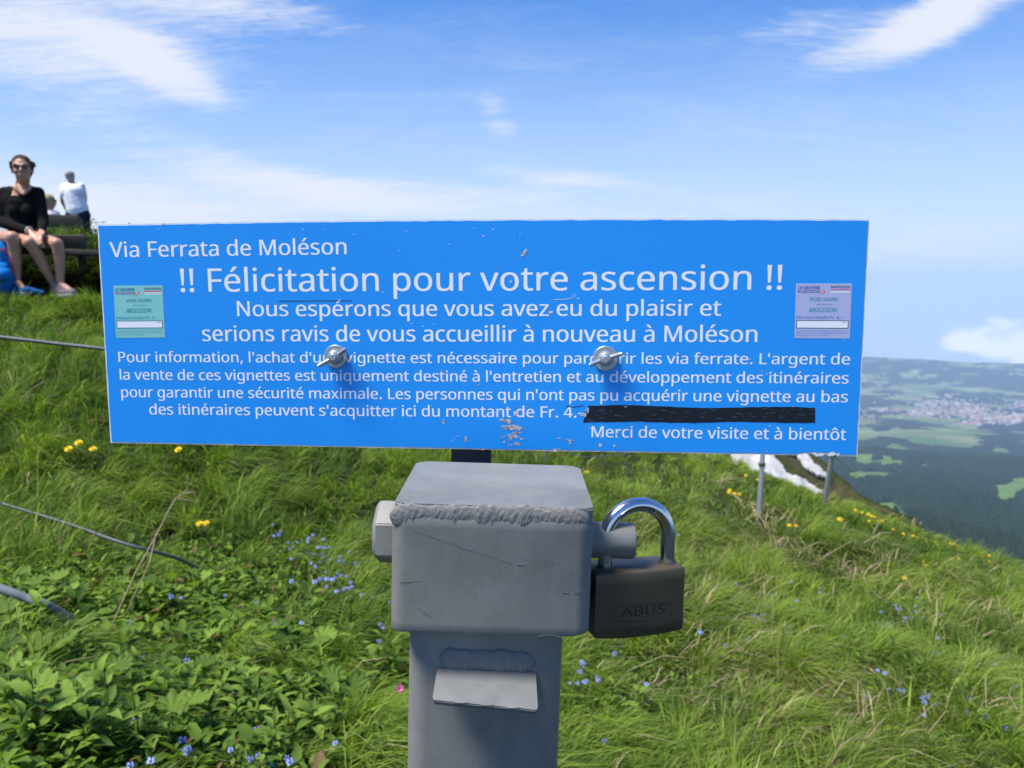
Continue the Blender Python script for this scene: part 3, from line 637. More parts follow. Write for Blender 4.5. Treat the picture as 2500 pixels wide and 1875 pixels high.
for i in range(6):
    c0 = Vector((random.uniform(-.008, .008), random.uniform(-.006, .006), random.uniform(-.006, .006)))
    for k in range(5):
        a = k * 1.2566 + i; d = Vector((math.cos(a), math.sin(a), .1)); s = Vector((-d.y, d.x, 0)); tl = Matrix.Rotation(random.uniform(-.2, .8), 3, 'X')
        vs = [bm.verts.new(c0 + tl @ v) for v in (Vector((0, 0, 0)), d * .0022 - s * .0018, d * .0045 - s * .001, d * .0045 + s * .001, d * .0022 + s * .0018)]; bm.faces.new(vs)
    v4 = [bm.verts.new(c0 + Vector((.0009 * math.cos(t), .0009 * math.sin(t), .0009))) for t in (0, 1.57, 3.14, 4.71)]; f = bm.faces.new(v4); f.material_index = 1
fh = bpy.data.meshes.new('flower_head'); bm.to_mesh(fh); bm.free(); fh.materials.append(fb.m); fh.materials.append(fb2.m)
pk = head_mesh('flower_head', 5, .011, 2, fpk.m)
def flower(px, py, me, name, cat, label, group, h, tilt=.5, s=1.0):
    p = ground_px(px, py)
    if p is None: return
    d = ray(px, py); Yb = p.y * (1 - h / max(EYE - p.z, .5) * .9); top = P(px, py, Yb)
    g = Vector((top.x, top.y, float(hgt(top.x, top.y)))); hh_ = max(top.z - g.z, .02)
    e = empty(name, g, label=label, cat=cat, group=group)
    bm = bmesh.new(); tube(bm, [(0, 0, -.01), (random.uniform(-.01, .01), .004, hh_ * .6), (0, 0, hh_)], .0015 if h > .05 else .0009, 4); bm_obj('stem', bm, stem_m, e)
    o = bpy.data.objects.new('flower_head', me); COL.objects.link(o); o.parent = e; o.location = (0, 0, hh_); o.rotation_euler = (tilt * random.uniform(.6, 1.2), random.uniform(-.3, .3), random.random() * .5); o.scale = (s, s, s)
DL = [((192, 1079), 'yellow dandelion, highest of the three beside the sign corner', 1.0), ((168, 1094), 'yellow dandelion, leftmost of the three beside the sign corner', 1.0), ((227, 1095), 'yellow dandelion nearest the sign corner, right of the other two', 1.0),
      ((436, 1096), 'lone yellow dandelion just under the lower edge of the sign', 1.0), ((487, 1276), 'left head of the dandelion pair above the dark cable', .8), ((503, 1275), 'right head of the dandelion pair above the dark cable', .8),
      ((1432, 1151), 'single yellow dandelion right of the grey box top', 1.1),
      ((1821, 1158), 'yellow flower left of the upright post near the crest', .8), ((1850, 1169), 'yellow flower close left of the upright post base side', .8), ((1781, 1195), 'upper yellow flower of the group under the sign', .9), ((1779, 1200), 'left yellow flower of the group under the sign', .8), ((1793, 1203), 'middle yellow flower of the group under the sign', .8), ((1805, 1205), 'right yellow flower of the group under the sign', .9),
      ((2050, 1266), 'yellow flower alone below the leaning post', 1.1), ((1927, 1280), 'small yellow flower left in the pair by the straw', .8), ((1943, 1282), 'small yellow flower right in the pair by the straw', .8),
      ((2208, 1410), 'orange yellow flower alone in the middle of the right slope', .9), ((2253, 1369), 'upper flower of the pair on the right slope', .9), ((2262, 1380), 'lower flower of the pair on the right slope', .9), ((2340, 1361), 'small yellow flower beside dry stems on the right slope', .6)]
for (p, l, s) in DL: flower(p[0], p[1] + 3, dh, 'dandelion', 'flower', l, 'yellow dandelions on the meadow', .12, .55, s * 1.0)
for (px, py) in [(2120, 1250), (2128, 1255), (2136, 1258), (2122, 1267), (2144, 1269), (2152, 1266), (2164, 1264), (2104, 1246), (2088, 1240), (2320, 1321), (2328, 1325), (2336, 1328), (2342, 1338), (2354, 1341), (2300, 1334), (2318, 1336), (2394, 1352), (2400, 1360), (2410, 1364), (2418, 1366), (2432, 1374), (2415, 1352), (2470, 1392), (2482, 1390), (2494, 1404), (2230, 1303), (2280, 1318), (2240, 1308), (2205, 1298), (2180, 1288)]:
    flower(px, py + 6, dh, 'crest_flower', 'flower', 'small yellow crest flower ' + ('just right of the leaning post' if px < 2130 else 'left of the bent wire foot' if px < 2290 else 'beside the bent wire foot' if px < 2360 else 'between the bent wire and photo edge' if px < 2440 else 'at the right photo edge'), 'yellow flowers lining the crest at right', .10, .5, .75)
FM = [(685, 1290), (680, 1298), (704, 1317), (726, 1316), (753, 1307), (789, 1309), (776, 1329), (785, 1328), (794, 1330), (802, 1329), (765, 1345), (772, 1347), (751, 1342), (806, 1358), (831, 1365), (838, 1363), (867, 1367), (768, 1377), (825, 1393), (818, 1402), (832, 1397), (846, 1400), (768, 1413), (798, 1424), (819, 1436), (840, 1430), (859, 1424), (624, 1466), (441, 1451), (314, 1512), (316, 1515), (243, 1571), (668, 1507), (711, 1528), (242, 1572), (188, 1651), (208, 1660), (240, 1704), (320, 1706), (367, 1656), (413, 1697), (419, 1692), (457, 1702), (455, 1605), (347, 1600), (328, 1751), (437, 1775), (445, 1776), (459, 1818), (562, 1823), (626, 1774), (601, 1672), (785, 1635), (871, 1785), (668, 1855), (707, 1852), (610, 1845), (367, 1849), (317, 1860), (818, 1807), (907, 1450), (928, 1516), (935, 1525), (925, 1557), (950, 1463), (830, 1660)]
FM += [(a + hp.gauss(0, 26), b + hp.gauss(0, 22)) for a, b in FM[:60] if a > 430 and a < 900][:42]
for i, (px, py) in enumerate(FM):
    left = px < 660
    flower(px, py + 8, fh, 'forget_me_not', 'flower', 'tiny blue flowers ' + ('high up, ' if px < 740 else 'by the bolt head, ' if px > 840 and py < 1450 else 'in the dense cluster, ' if py < 1450 and px > 740 else '') + where(px, py).replace(', at', ' at').replace('by the dry stem feet', 'by the dry stems').replace('midway from dry stems to post', 'right of the dry stems'), 'blue flowers left of the grey post', .11, .9, random.uniform(.5, .9))
FMR = [(1420, 1610), (1424, 1617), (1416, 1634), (1391, 1662), (1410, 1662), (1428, 1659), (1456, 1647), (1460, 1655), (1578, 1665), (1884, 1456), (1812, 1474), (1882, 1446), (1862, 1495), (1838, 1497), (1850, 1500), (1929, 1481), (1920, 1408), (2004, 1430), (1709, 1538), (1825, 1557), (1930, 1588), (2190, 1480), (2200, 1483), (2250, 1466), (2140, 1515), (2150, 1520), (2175, 1526), (2235, 1486), (2195, 1678), (2205, 1682), (2170, 1676), (2265, 1695), (2270, 1690), (2258, 1710), (2290, 1552), (2300, 1588), (2295, 1635), (2380, 1650), (2400, 1600), (2440, 1652), (2470, 1675), (2480, 1670), (2408, 1743), (2430, 1757), (2460, 1773), (2480, 1775), (2350, 1680), (2340, 1652), (2130, 1560), (2060, 1550), (1475, 1803), (1590, 1265), (1625, 1283), (1628, 1290), (1655, 1300), (1500, 1590), (2250, 1500), (2155, 1575), (2370, 1700), (2450, 1700)]
FMR += [(a + hp.gauss(0, 45), b + hp.gauss(0, 25)) for a, b in FMR if a > 1750]
for (px, py) in FMR: flower(px, py + 6, fh, 'forget_me_not', 'flower', 'tiny pale blue flowers ' + where(px, py), 'blue flowers scattered over the right slope', .13, .9, random.uniform(.5, .95))
flower(975, 1682, pk, 'pink_flower', 'flower', 'single bright pink flower beside the left edge of the post', None, .12, 1.1, 1.2)
# dry stalks
straw = M('dry stalk', rough=.8); c = straw.coord(); straw.base(straw.mix(straw.noise(c, 30, 3), (.20, .14, .08), (.42, .32, .19)))
def stalk(pts, r, name, label, group=None, extra=()):
    base = ground_px(*pts[0][:2]) if len(pts[0]) == 2 else P(*pts[0])
    e = empty(name, base, label=label, cat='dry stalk', group=group); bm = bmesh.new()
    Q = [base] + [P(*p) for p in pts[1:]]
    tube(bm, [q_ - base for q_ in Q], [r * (1 - .5 * i / len(Q)) for i in range(len(Q))], 6); bm_obj('stalk', bm, straw.m, e)
    for ex in extra:
        bm = bmesh.new(); tube(bm, [P(*q_) - base for q_ in ex], [r * .5] * len(ex), 5); bm_obj('branch', bm, straw.m, e)
b1 = ground_px(255, 1578); Yb = b1.y
stalk([(255, 1578), (285, 1500, Yb + .04), (330, 1400, Yb + .10), (385, 1300, Yb + .2), (415, 1240, Yb + .26), (430, 1216, Yb +   .28)], .0028, 'dried_umbel_stem', 'tall dry brown stem with forked umbel tip leaning right over the cable',
      extra=[[(430, 1216, Yb + .28), (455, 1203, Yb + .26), (478, 1200, Yb + .24)], [(430, 1216, Yb + .28), (465, 1222, Yb + .3), (490, 1224, Yb + .3)], [(430, 1216, Yb + .28), (450, 1200, Yb + .33), (468, 1195, Yb + .35)]])
stalk([(290, 1545), (325, 1460, Yb + .10), (365, 1375, Yb + .18), (382, 1300, Yb + .22)], .0026, 'dry_stem', 'thin bent dry stem crossing the taller umbel stem')
for i, (a, b, c_) in enumerate([((0, 1665), (40, 1710), (75, 1745)), ((725, 1555), (790, 1575), (805, 1615)), ((858, 1438), (900, 1435), (950, 1428)), ((0, 1770), (12, 1820), (18, 1860)), ((1752, 1190), (1782, 1168), (1800, 1172)), ((1400, 1845), (1425, 1800), (1448, 1760)), ((1560, 1790), (1545, 1800), (1515, 1815)), ((2240, 1810), (2262, 1750), (2255, 1725)), ((2330, 1790), (2400, 1740), (2405, 1745)), ((2405, 1805), (2450, 1785), (2500, 1790)), ((2350, 1480), (2300, 1500), (2290, 1520)), ((1960, 1400), (2010, 1360), (2080, 1320))]):
    p = ground_px(*a); 
    if p is None: continue
    Y0 = p.y; stalk([a, (*b, Y0 - .02), (*c_, Y0 - .0)], .0028, 'straw_stem', 'loose pale straw stem lying in the meadow', 'loose straw stems in the grass')

# ================================================================== FENCE: posts and cables
galv = M('galvanised steel', (.36, .38, .40), .45, .55); c = galv.coord(); galv.base(galv.mix(galv.noise(c, 50, 5), (.28, .30, .32), (.42, .44, .46)))
cabm = M('steel cable', (.075, .085, .09), .5, .35); c = cabm.coord((1, 1, 1)); cabm.bump(cabm.noise(c, 300, 3), .5, .002)
def post(b, t, r, label):
    g = ground_px(*b); top = P(t[0], t[1], g.y + t[2]); e = empty('fence_post', g, label=label, cat='fence post', group='thin grey fence posts on the crest')
    bm = bmesh.new(); tube(bm, [Vector((0, 0, -.1)), Vector((0, 0, 0)), (top - g) * .5, top - g], r, 12); bm_obj('pole', bm, galv.m, e, angle=40)
    bm = bmesh.new(); k = (top - g) * .42; tube(bm, [k - Vector((0, 0, .012)), k + Vector((0, 0, .012))], r * 1.35, 12); bm_obj('clamp', bm, cabm.m, e, angle=40)
    bm = bmesh.new(); tube(bm, [top - g, top - g + Vector((0, 0, .006))], r * 1.12, 12); bm_obj('cap', bm, galv.m, e, angle=40)
    return g, top
pA = post((1852, 1275), (1872, 940, .12), .0165, 'upright thin grey fence post standing before the white patch')
pB = post((2012, 1232), (2062, 930, -.25), .020, 'thin grey fence post leaning right at the edge of the crest')
pC = post((1330, 1150), (1336, 830, .05), .014, 'thin grey fence post mostly hidden behind the sign and box')
def cable(name, pts, r, label, n=40):
    Q = [Vector(p) for p in pts]; C = []
    for i in range(len(Q) - 1):
        p0 = Q[max(i - 1, 0)]; p1 = Q[i]; p2 = Q[i + 1]; p3 = Q[min(i + 2, len(Q) - 1)]
        for k in range(n // (len(Q) - 1)):
            t = k / (n // (len(Q) - 1)); C.append(.5 * ((2 * p1) + (-p0 + p2) * t + (2 * p0 - 5 * p1 + 4 * p2 - p3) * t * t + (-p0 + 3 * p1 - 3 * p2 + p3) * t ** 3))
    C.append(Q[-1]); bm = bmesh.new(); tube(bm, C, r, 8); o = bm_obj(name, bm, cabm.m); return tag(o, label, 'cable')
cable('upper_cable', [P(-900, 740, 4.6), P(-300, 790, 4.3), P(0, 823, 4.2), P(130, 838, 4.2), P(255, 852, 4.2), P(500, 880, 4.3), P(900, 930, 5.2), pC[1] - Vector((0, 0, .25))], .010, 'dark steel cable running behind the sign at its left edge', 60)
gA = ground_px(480, 1375) * .86; 
cable('lower_cable', [P(-900, 1010, gA.y + .5), P(-250, 1150, gA.y + .35), P(0, 1228, gA.y + .25), P(160, 1277, gA.y + .15), P(300, 1326, gA.y + .06), P(400, 1353, gA.y + .10), P(470, 1380, gA.y + .22), P(560, 1440, gA.y + .3)], .0062, 'dark steel cable sagging into the grass below the sign', 60)
gB = ground_px(160, 1492) * .88
cable('grey_handrail_pipe', [P(-500, 1290, gB.y + .1), P(-200, 1370, gB.y + .05), P(0, 1437, gB.y), P(68, 1462, gB.y), P(110, 1475, gB.y), P(170, 1510, gB.y + .06)], .0125, 'thicker grey pipe at the left edge disappearing into grass')
gp = M('dull grey pipe', (.13, .145, .16), .8, .0); bpy.data.objects['grey_handrail_pipe'].data.materials[0] = gp.m
cable('thin_wire', [pC[1] - Vector((.0, 0, .22)), P(1400, 1110, pC[0].y), pA[1] - Vector((0, 0, .3)), pB[0] + (pB[1] - pB[0]) * .5], .003, 'thin sagging wire strung between the fence posts')
w0 = ground_px(2316, 1330); cable('bent_wire', [pB[0] + (pB[1] - pB[0]) * .42, P(2110, 1172, w0.y + .4), P(2170, 1182, w0.y + .2), P(2232, 1215, w0.y + .1), P(2280, 1262, w0.y), w0 - Vector((0, 0, .03))], .0019, 'thin arching wire coming down from the leaning post')

# ================================================================== PEOPLE
def blob(name, shapes, vox, mat, parent, smooth=6):
    bm = bmesh.new()
    for s in shapes:
        if s[0] == 'c':
            _, a, b, r0, r1 = s; a = Vector(a); b = Vector(b); n = 12; d = b - a; k = 8; pts, rad = [], []
            L_ = d.length; t = d.normalized() if L_ > 1e-6 else Vector((0, 0, 1))
            for i in range(5): q_ = math.pi / 2 * (1 - i / 4); pts.append(a - t * r0 * math.sin(q_)); rad.append(max(r0 * math.cos(q_), 1e-4))
            for i in range(1, 6): q_ = math.pi / 2 * (i - 1) / 4; pts.append(b + t * r1 * math.sin(q_)); rad.append(max(r1 * math.cos(q_), 1e-4))
            tube(bm, pts, rad, n)
        else:
            _, c, rr, rot = s; r = bmesh.ops.create_icosphere(bm, subdivisions=3, radius=1)
            for v in r['verts']: v.co = (rot @ Vector((v.co.x * rr[0], v.co.y * rr[1], v.co.z * rr[2]))) + Vector(c)
    me = bpy.data.meshes.new(name); bmesh.ops.recalc_face_normals(bm, faces=bm.faces); bm.to_mesh(me); bm.free()
    o = bpy.data.objects.new(name, me); COL.objects.link(o); m = o.modifiers.new('r', 'REMESH'); m.mode = 'VOXEL'; m.voxel_size = vox
    m2 = o.modifiers.new('s', 'SMOOTH'); m2.iterations = smooth; m2.factor = .5
    dg = bpy.context.evaluated_depsgraph_get(); e = bpy.data.meshes.new_from_object(o.evaluated_get(dg)); o.modifiers.clear(); o.data = e; bpy.data.meshes.remove(me); e.name = name
    e.polygons.foreach_set('use_smooth', [True] * len(e.polygons)); e.materials.clear(); e.materials.append(mat)
    if parent is not None: o.parent = parent
    return o
I3 = Matrix.Identity(3)
skin = M('skin', (.44, .235, .155), .5, **{'Subsurface Weight': .12, 'Subsurface Radius': (.01, .004, .002), 'Subsurface Scale': 1.0}); skin2 = M('tanned skin', (.40, .21, .14), .55)
def cloth(name, c1, c2=None, sc=60):
    m = M(name, c1, .95, spec=.06); c = m.coord()
    if c2: m.base(m.mix(m.noise(c, sc, 4), c1, c2))
    m.bump(m.noise(c, 9, 4, .6, .6), .6, .03); return m.m
black = cloth('black jersey', (.008, .008, .009), (.014, .014, .015)); blueb = cloth('blue nylon', (.01, .12, .38), (.015, .18, .50)); greys = cloth('grey shorts', (.30, .34, .38), (.38, .42, .46)); whitet = cloth('white cotton', (.72, .73, .78), (.80, .80, .84)); navy = cloth('navy cotton', (.012, .018, .04), (.02, .028, .055)); pinkw = cloth('pale pink cotton', (.70, .60, .66), (.78, .70, .74)); jeans = cloth('blue denim', (.05, .10, .22), (.09, .16, .30))
hairb = cloth('brown hair', (.05, .032, .024), (.10, .07, .055), 120); hairg = cloth('grey hair', (.22, .20, .19), (.42, .40, .38), 120); hairy = cloth('blond hair', (.26, .19, .10), (.46, .37, .22), 120)
shoem = cloth('grey purple shoe', (.12, .08, .10), (.22, .18, .20)); shoeb = cloth('blue shoe', (.01, .07, .22), (.02, .10, .30)); lens = M('dark lens', (.03, .012, .010), .12).m; sockm = cloth('black sock', (.01, .01, .01)); lacem = M('pale lace', (.6, .6, .58), .8).m; sole = M('shoe sole', (.30, .28, .27), .8).m; redm = M('red trim', (.5, .03, .05), .6).m
def W(X, Yc, D): return P(X / 3.6875, 350 + Yc / 3.6875, D)   # enlarged people crop -> place
def person_parts(base):
    e = empty('person', base); inv = -Vector(base)
    return e, (lambda v: Vector(v) + inv)
# ---- woman in black on the bench
HS = 1.10
base = W(330, 1330, 7.75); e, T = person_parts(base); tag(e, 'person in black v-neck top and sunglasses sitting on the dark bench with clasped hands', 'person')
K = lambda *a: T(W(*a))
hc = K(198, 236, 7.97)
Hrot = Matrix.Rotation(R(24), 3, 'Z') @ Matrix.Rotation(R(-3), 3, 'Y')
hd = lambda x, y, z: hc + Hrot @ Vector((x * HS, y * HS, z * HS))
def head(c_, rot, s=1.0):
    h = lambda x, y, z: Vector(c_) + rot @ Vector((x * s, y * s, z * s))
    return [('e', h(0, .012, .025), (.074 * s, .092 * s, .092 * s), rot), ('e', h(0, -.010, -.045), (.058 * s, .072 * s, .070 * s), rot), ('e', h(0, -.048, -.088), (.026 * s, .024 * s, .020 * s), rot),
            ('c', h(0, -.082, .018), h(0, -.100, -.018), .008 * s, .0125 * s), ('e', h(-.011, -.092, -.022), (.008 * s,) * 3, rot), ('e', h(.011, -.092, -.022), (.008 * s,) * 3, rot),
            ('c', h(-.017, -.082, -.052), h(.017, -.082, -.052), .0065 * s, .0065 * s), ('c', h(-.012, -.081, -.061), h(.012, -.081, -.061), .007 * s, .007 * s),
            ('c', h(-.045, -.071, .030), h(-.012, -.082, .028), .010 * s, .010 * s), ('c', h(.045, -.071, .030), h(.012, -.082, .028), .010 * s, .010 * s),
            ('e', h(-.040, -.062, -.020), (.022 * s, .020 * s, .020 * s), rot), ('e', h(.040, -.062, -.020), (.022 * s, .020 * s, .020 * s), rot),
            ('e', h(-.077, .015, -.005), (.010 * s, .018 * s, .030 * s), rot), ('e', h(.077, .015, -.005), (.010 * s, .018 * s, .030 * s), rot)]
def hand(wr, tip, up, palm_r=.034):
    wr = Vector(wr); tip = Vector(tip); d = (tip - wr).normalized(); s = d.cross(Vector(up)).normalized(); u = s.cross(d); L_ = (tip - wr).length
    r = [('e', wr + d * L_ * .35, (palm_r * .55,) * 3, I3), ('c', wr, wr + d * L_ * .5, .022, .020)]
    for k, (o_, ln) in enumerate(((-.027, .92), (-.009, 1.0), (.009, .95), (.027, .78))):
        a = wr + d * L_ * .45 + s * o_ * .9; b = a + d * L_ * .34 * ln - u * .012; c_ = b + d * L_ * .20 * ln - u * .030
        r += [('c', wr + d * L_ * .2 + s * o_ * .6, a, .013, .0115), ('c', a, b, .0105, .0095), ('c', b, c_, .0095, .008)]
    a = wr + d * L_ * .15 - s * .026; r += [('c', a, a + d * .035 - s * .014, .013, .0115), ('c', a + d * .035 - s * .014, a + d * .062 - s * .008 - u * .008, .0115, .009)]
    return r
def leg(h, k, a, t, th=.078, kn=.054, cf=.053, an=.034):
    h, k, a, t = map(Vector, (h, k, a, t)); m = h.lerp(k, .5)
    c1_ = k.lerp(a, .28) + Vector((0, .018, 0)); return [('c', h, m, th, th * .88), ('c', m, k, th * .88, kn), ('c', k, c1_, kn * .96, cf), ('c', c1_, a, cf, an), ('c', a, t, .034, .026), ('e', k + Vector((0, -.008, .006)), (kn * .9,) * 3, I3), ('c', a + Vector((0, .02, -.02)), t + Vector((0, 0, -.012)), .032, .026)]
sR, sL = K(40, 445, 8.08), K(345, 445, 8.08)
nk = K(192, 400, 8.06)
LH, LK, LA, LT = K(270, 845, 8.12), K(515, 905, 7.74), K(545, 1270, 7.78), K(650, 1338, 7.58)
RH, RK, RA, RT = K(130, 850, 8.12), K(268, 895, 7.66), K(492, 1282, 7.84), K(590, 1345, 7.66)
wR, wL = K(262, 785, 7.78), K(372, 790, 7.80)
tipR, tipL = K(385, 905, 7.66), K(330, 880, 7.62)
body = head(hc, Hrot, HS) + [('c', hc + Vector((0, .02, -.06)), nk + Vector((0, .01, 0)), .058, .062), ('c', nk, K(192, 470, 8.08), .058, .09)]
body += [('c', sR, sL, .050, .050), ('c', K(140, 520, 8.1), K(250, 520, 8.1), .10, .10), ('c', K(150, 700, 8.12), K(240, 700, 8.12), .10, .10), ('c', K(192, 520, 8.1), K(192, 800, 8.14), .12, .13), ('c', K(130, 830, 8.15), K(260, 830, 8.15), .11, .11)]
eR, eL = K(8, 700, 8.02), K(392, 700, 8.02)
body += [('c', sR, eR, .045, .038), ('c', eR, wR, .038, .026), ('c', sL, eL, .045, .038), ('c', eL, wL, .038, .026)] + hand(wR, tipR, (0, -.3, 1)) + hand(wL, tipL, (0, -1, .3)) + leg(LH, LK, LA, LT) + leg(RH, RK, RA, RT)
blob('body', body, .0075, skin.m, e, 3)
top = [('c', sR + Vector((0, 0, -.005)), sL + Vector((0, 0, -.005)), .058, .058), ('c', K(130, 520, 8.1), K(255, 520, 8.1), .115, .115), ('c', K(145, 700, 8.12), K(240, 700, 8.12), .125, .125), ('c', K(192, 560, 8.1), K(192, 790, 8.14), .14, .155), ('c', K(120, 790, 8.15), K(270, 790, 8.15), .12, .12), ('e', K(130, 600, 8.0), (.06, .05, .06), I3), ('e', K(250, 600, 8.0), (.06, .05, .06), I3),
       ('c', sR, eR, .058, .050), ('c', eR, eR.lerp(wR, .93), .050, .036), ('c', sL, eL, .058, .050), ('c', eL, eL.lerp(wL, .93), .050, .036), ('c', K(90, 425, 8.1), sR, .045, .05), ('c', K(295, 425, 8.1), sL, .045, .05)]
blob('top', top, .010, black, e, 4)
blob('neck_skin', [('c', K(192, 400, 8.0), K(205, 448, 7.945), .050, .020), ('c', K(140, 395, 8.02), K(208, 455, 7.935), .028, .014), ('c', K(262, 395, 8.02), K(212, 455, 7.935), .028, .014)], .006, skin.m, e, 4)
blob('shorts', [('c', LH, LH.lerp(LK, .38), .098, .092), ('c', RH, RH.lerp(RK, .38), .098, .092), ('c', K(130, 835, 8.16), K(260, 835, 8.16), .12, .12)], .012, black, e, 4)
hr = [('e', hd(0, .026, .050), (.087, .102, .088), Hrot), ('e', hd(0, .065, -.010), (.080, .062, .080), Hrot), ('c', hd(-.080, -.02, .06), hd(-.083, .0, .01), .011, .009), ('c', hd(.080, -.02, .06), hd(.084, .0, .0), .012, .010), ('e', hd(.070, .07, .05), (.036, .03, .035), Hrot), ('c', hd(.088, .03, .04), hd(.108, .04, .02), .009, .004)]
blob('hair', hr, .007, hairb, e, 1)
bm = bmesh.new()
for sx in (-1, 1):
    tube(bm, [hd(sx * .034, -.088, .018), hd(sx * .034, -.0945, .018)], [.0235, .021], 20)
    tube(bm, [hd(sx * .058, -.083, .024), hd(sx * .078, -.04, .024), hd(sx * .080, .02, .018)], .004, 6)
tube(bm, [hd(-.010, -.096, .022), hd(.010, -.096, .022)], .0035, 6); bm_obj('sunglasses', bm, lens, e, angle=40)
bm = bmesh.new(); d_ = (wR - eR).normalized(); c_ = wR - d_ * .0; ring = []
for i in range(17):
    a = i / 16 * 6.283; s1 = d_.orthogonal().normalized(); s2 = d_.cross(s1); ring.append(c_ + (s1 * math.cos(a) + s2 * math.sin(a)) * .034)
tube(bm, ring, .005, 6); bm_obj('bracelet', bm, lacem, e)
def shoe(a, t, mat, name='shoe', sock=False, par=None):
    a, t = Vector(a), Vector(t); f = (t - a); f.z = 0; L_ = f.length; f.normalize(); zb = t.z - .012; h = a + Vector((0, 0, 0)); heel = Vector((a.x, a.y, zb)) - f * .03
    toe = Vector((t.x, t.y, zb)) + f * .03
    s = blob(name, [('c', heel + Vector((0, 0, .022)), toe + Vector((0, 0, .010)), .041, .034), ('c', heel + Vector((0, 0, .055)) + f * .02, heel.lerp(toe, .6) + Vector((0, 0, .030)), .044, .036), ('c', a + Vector((0, 0, .012)), heel + Vector((0, 0, .04)) + f * .02, .042, .045)], .008, mat, par, 3)
    q_ = blob('sole', [('c', heel + Vector((0, 0, -.012)), toe + Vector((0, 0, -.014)), .036, .032), ('c', heel.lerp(toe, .5) + Vector((0, 0, -.013)), toe + Vector((0, 0, -.014)), .038, .034)], .008, sole, s, 2)
    sd_ = f.cross(Vector((0, 0, 1)))
    bm = bmesh.new()
    for i in range(4):
        c0 = heel.lerp(toe, .38 + .10 * i) + Vector((0, 0, .078 - .012 * i)); tube(bm, [c0 - sd_ * .026, c0 + Vector((0, 0, .006)), c0 + sd_ * .026], .0038, 5)
    bm_obj('lace', bm, lacem, s); return s
shoe(LA, LT, shoem, par=e); shoe(RA, RT, shoem, par=e)
# ---- neighbour at the photo's left edge
base = W(-100, 1330, 7.75); e, T = person_parts(base); tag(e, 'person cut by the left photo edge, bare leg, grey shorts and blue shoe', 'person')
dx = K
K = lambda *a: T(W(*a))
hc2 = K(-330, 220, 8.05); nk = K(-330, 395, 8.1); sR, sL = K(-490, 440, 8.1), K(-170, 440, 8.1)
LH, LK, LA, LT = K(-210, 840, 8.12), K(115, 850, 7.66), K(150, 1235, 7.72), K(215, 1325, 7.56); RH, RK, RA, RT = K(-400, 840, 8.12), K(-420, 870, 7.62), K(-400, 1250, 7.7), K(-400, 1330, 7.5)
eR, eL = K(-540, 690, 8.05), K(-150, 690, 8.05); wR, wL = K(-420, 820, 7.75), K(-190, 810, 7.78)
body = head(hc2, I3) + [('c', hc2 + Vector((0, .02, -.06)), nk, .05, .055), ('c', sR, sL, .05, .05), ('c', K(-330, 520, 8.1), K(-330, 800, 8.14), .13, .14), ('c', K(-400, 830, 8.15), K(-250, 830, 8.15), .11, .11), ('c', sR, eR, .045, .038), ('c', eR, wR, .038, .026), ('c', sL, eL, .045, .038), ('c', eL, wL, .038, .026)] + hand(wR, wR + Vector((0, -.15, -.05)), (0, 0, 1)) + hand(wL, wL + Vector((.02, -.15, -.05)), (0, 0, 1)) + leg(LH, LK, LA, LT, .085, .060, .058, .036) + leg(RH, RK, RA, RT, .085, .060, .058, .036)
blob('body', body, .0085, skin.m, e, 3)
blob('shirt', [('c', sR, sL, .065, .065), ('c', K(-330, 540, 8.1), K(-330, 790, 8.14), .16, .17), ('c', sR, sR.lerp(eR, .5), .06, .055), ('c', sL, sL.lerp(eL, .5), .06, .055)], .012, greys, e, 3)
blob('shorts', [('c', LH, LH.lerp(LK, .72), .108, .088), ('c', RH, RH.lerp(RK, .7), .108, .088), ('c', K(-400, 835, 8.16), K(-250, 835, 8.16), .13, .13)], .012, greys, e, 3)
blob('hair', [('e', hc2 + Vector((0, .03, .05)), (.084, .095, .082), I3)], .01, hairb, e, 1)
blob('sock', [('c', LA + Vector((0, 0, .035)), LA + Vector((0, 0, -.02)), .037, .039)], .008, sockm, e, 2)
shoe(LA, LT, shoeb, par=e); shoe(RA, RT, shoeb, par=e)
# ---- man standing on the plateau (seen from behind)
base = W(690, 1010, 16.4); gz = float(hgt(base.x, base.y)); e, T = person_parts(base); tag(e, 'person in white t-shirt and navy shorts standing with his back turned on the skyline', 'person')
K = lambda *a: T(W(*a)); hc3 = K(634, 306, 16.4); hr3 = Matrix.Rotation(R(190), 3, 'Z')
sR, sL = K(575, 385, 16.4), K(735, 385, 16.4); eR, eL = K(560, 515, 16.45), K(765, 510, 16.55); wR, wL = K(600, 600, 16.65), K(720, 600, 16.75)
hips = K(700, 640, 16.4); Lh, Rh = K(665, 650, 16.4), K(745, 650, 16.4); Lk, Rk = K(655, 830, 16.4), K(770, 835, 16.4); La, Ra = K(650, 990, 16.4), K(785, 1000, 16.4)
body = head(hc3, hr3) + [('c', hc3 + Vector((.01, 0, -.05)), K(650, 375, 16.4), .055, .06), ('c', sR, sL, .06, .06), ('c', K(655, 460, 16.4), K(700, 640, 16.4), .15, .15), ('c', sR, eR, .052, .042), ('c', eR, wR, .042, .03), ('c', sL, eL, .052, .042), ('c', eL, wL, .042, .03)] + hand(wR, wR + Vector((.03, .12, -.08)), (0, 0, 1)) + hand(wL, wL + Vector((0, -.06, -.13)), (1, 0, 0)) + leg(Lh, Lk, La, La + Vector((0, .15, -.05)), .09, .06, .06, .04) + leg(Rh, Rk, Ra, Ra + Vector((0, .15, -.05)), .09, .06, .06, .04)
blob('body', body, .013, skin2.m, e, 2)
blob('t_shirt', [('c', sR, sL, .066, .066), ('c', K(625, 440, 16.4), K(690, 440, 16.4), .175, .175), ('c', K(655, 450, 16.4), K(700, 600, 16.4), .19, .205), ('c', sR, sR.lerp(eR, .75), .062, .058), ('c', sL, sL.lerp(eL, .75), .062, .058)], .014, whitet, e, 2)
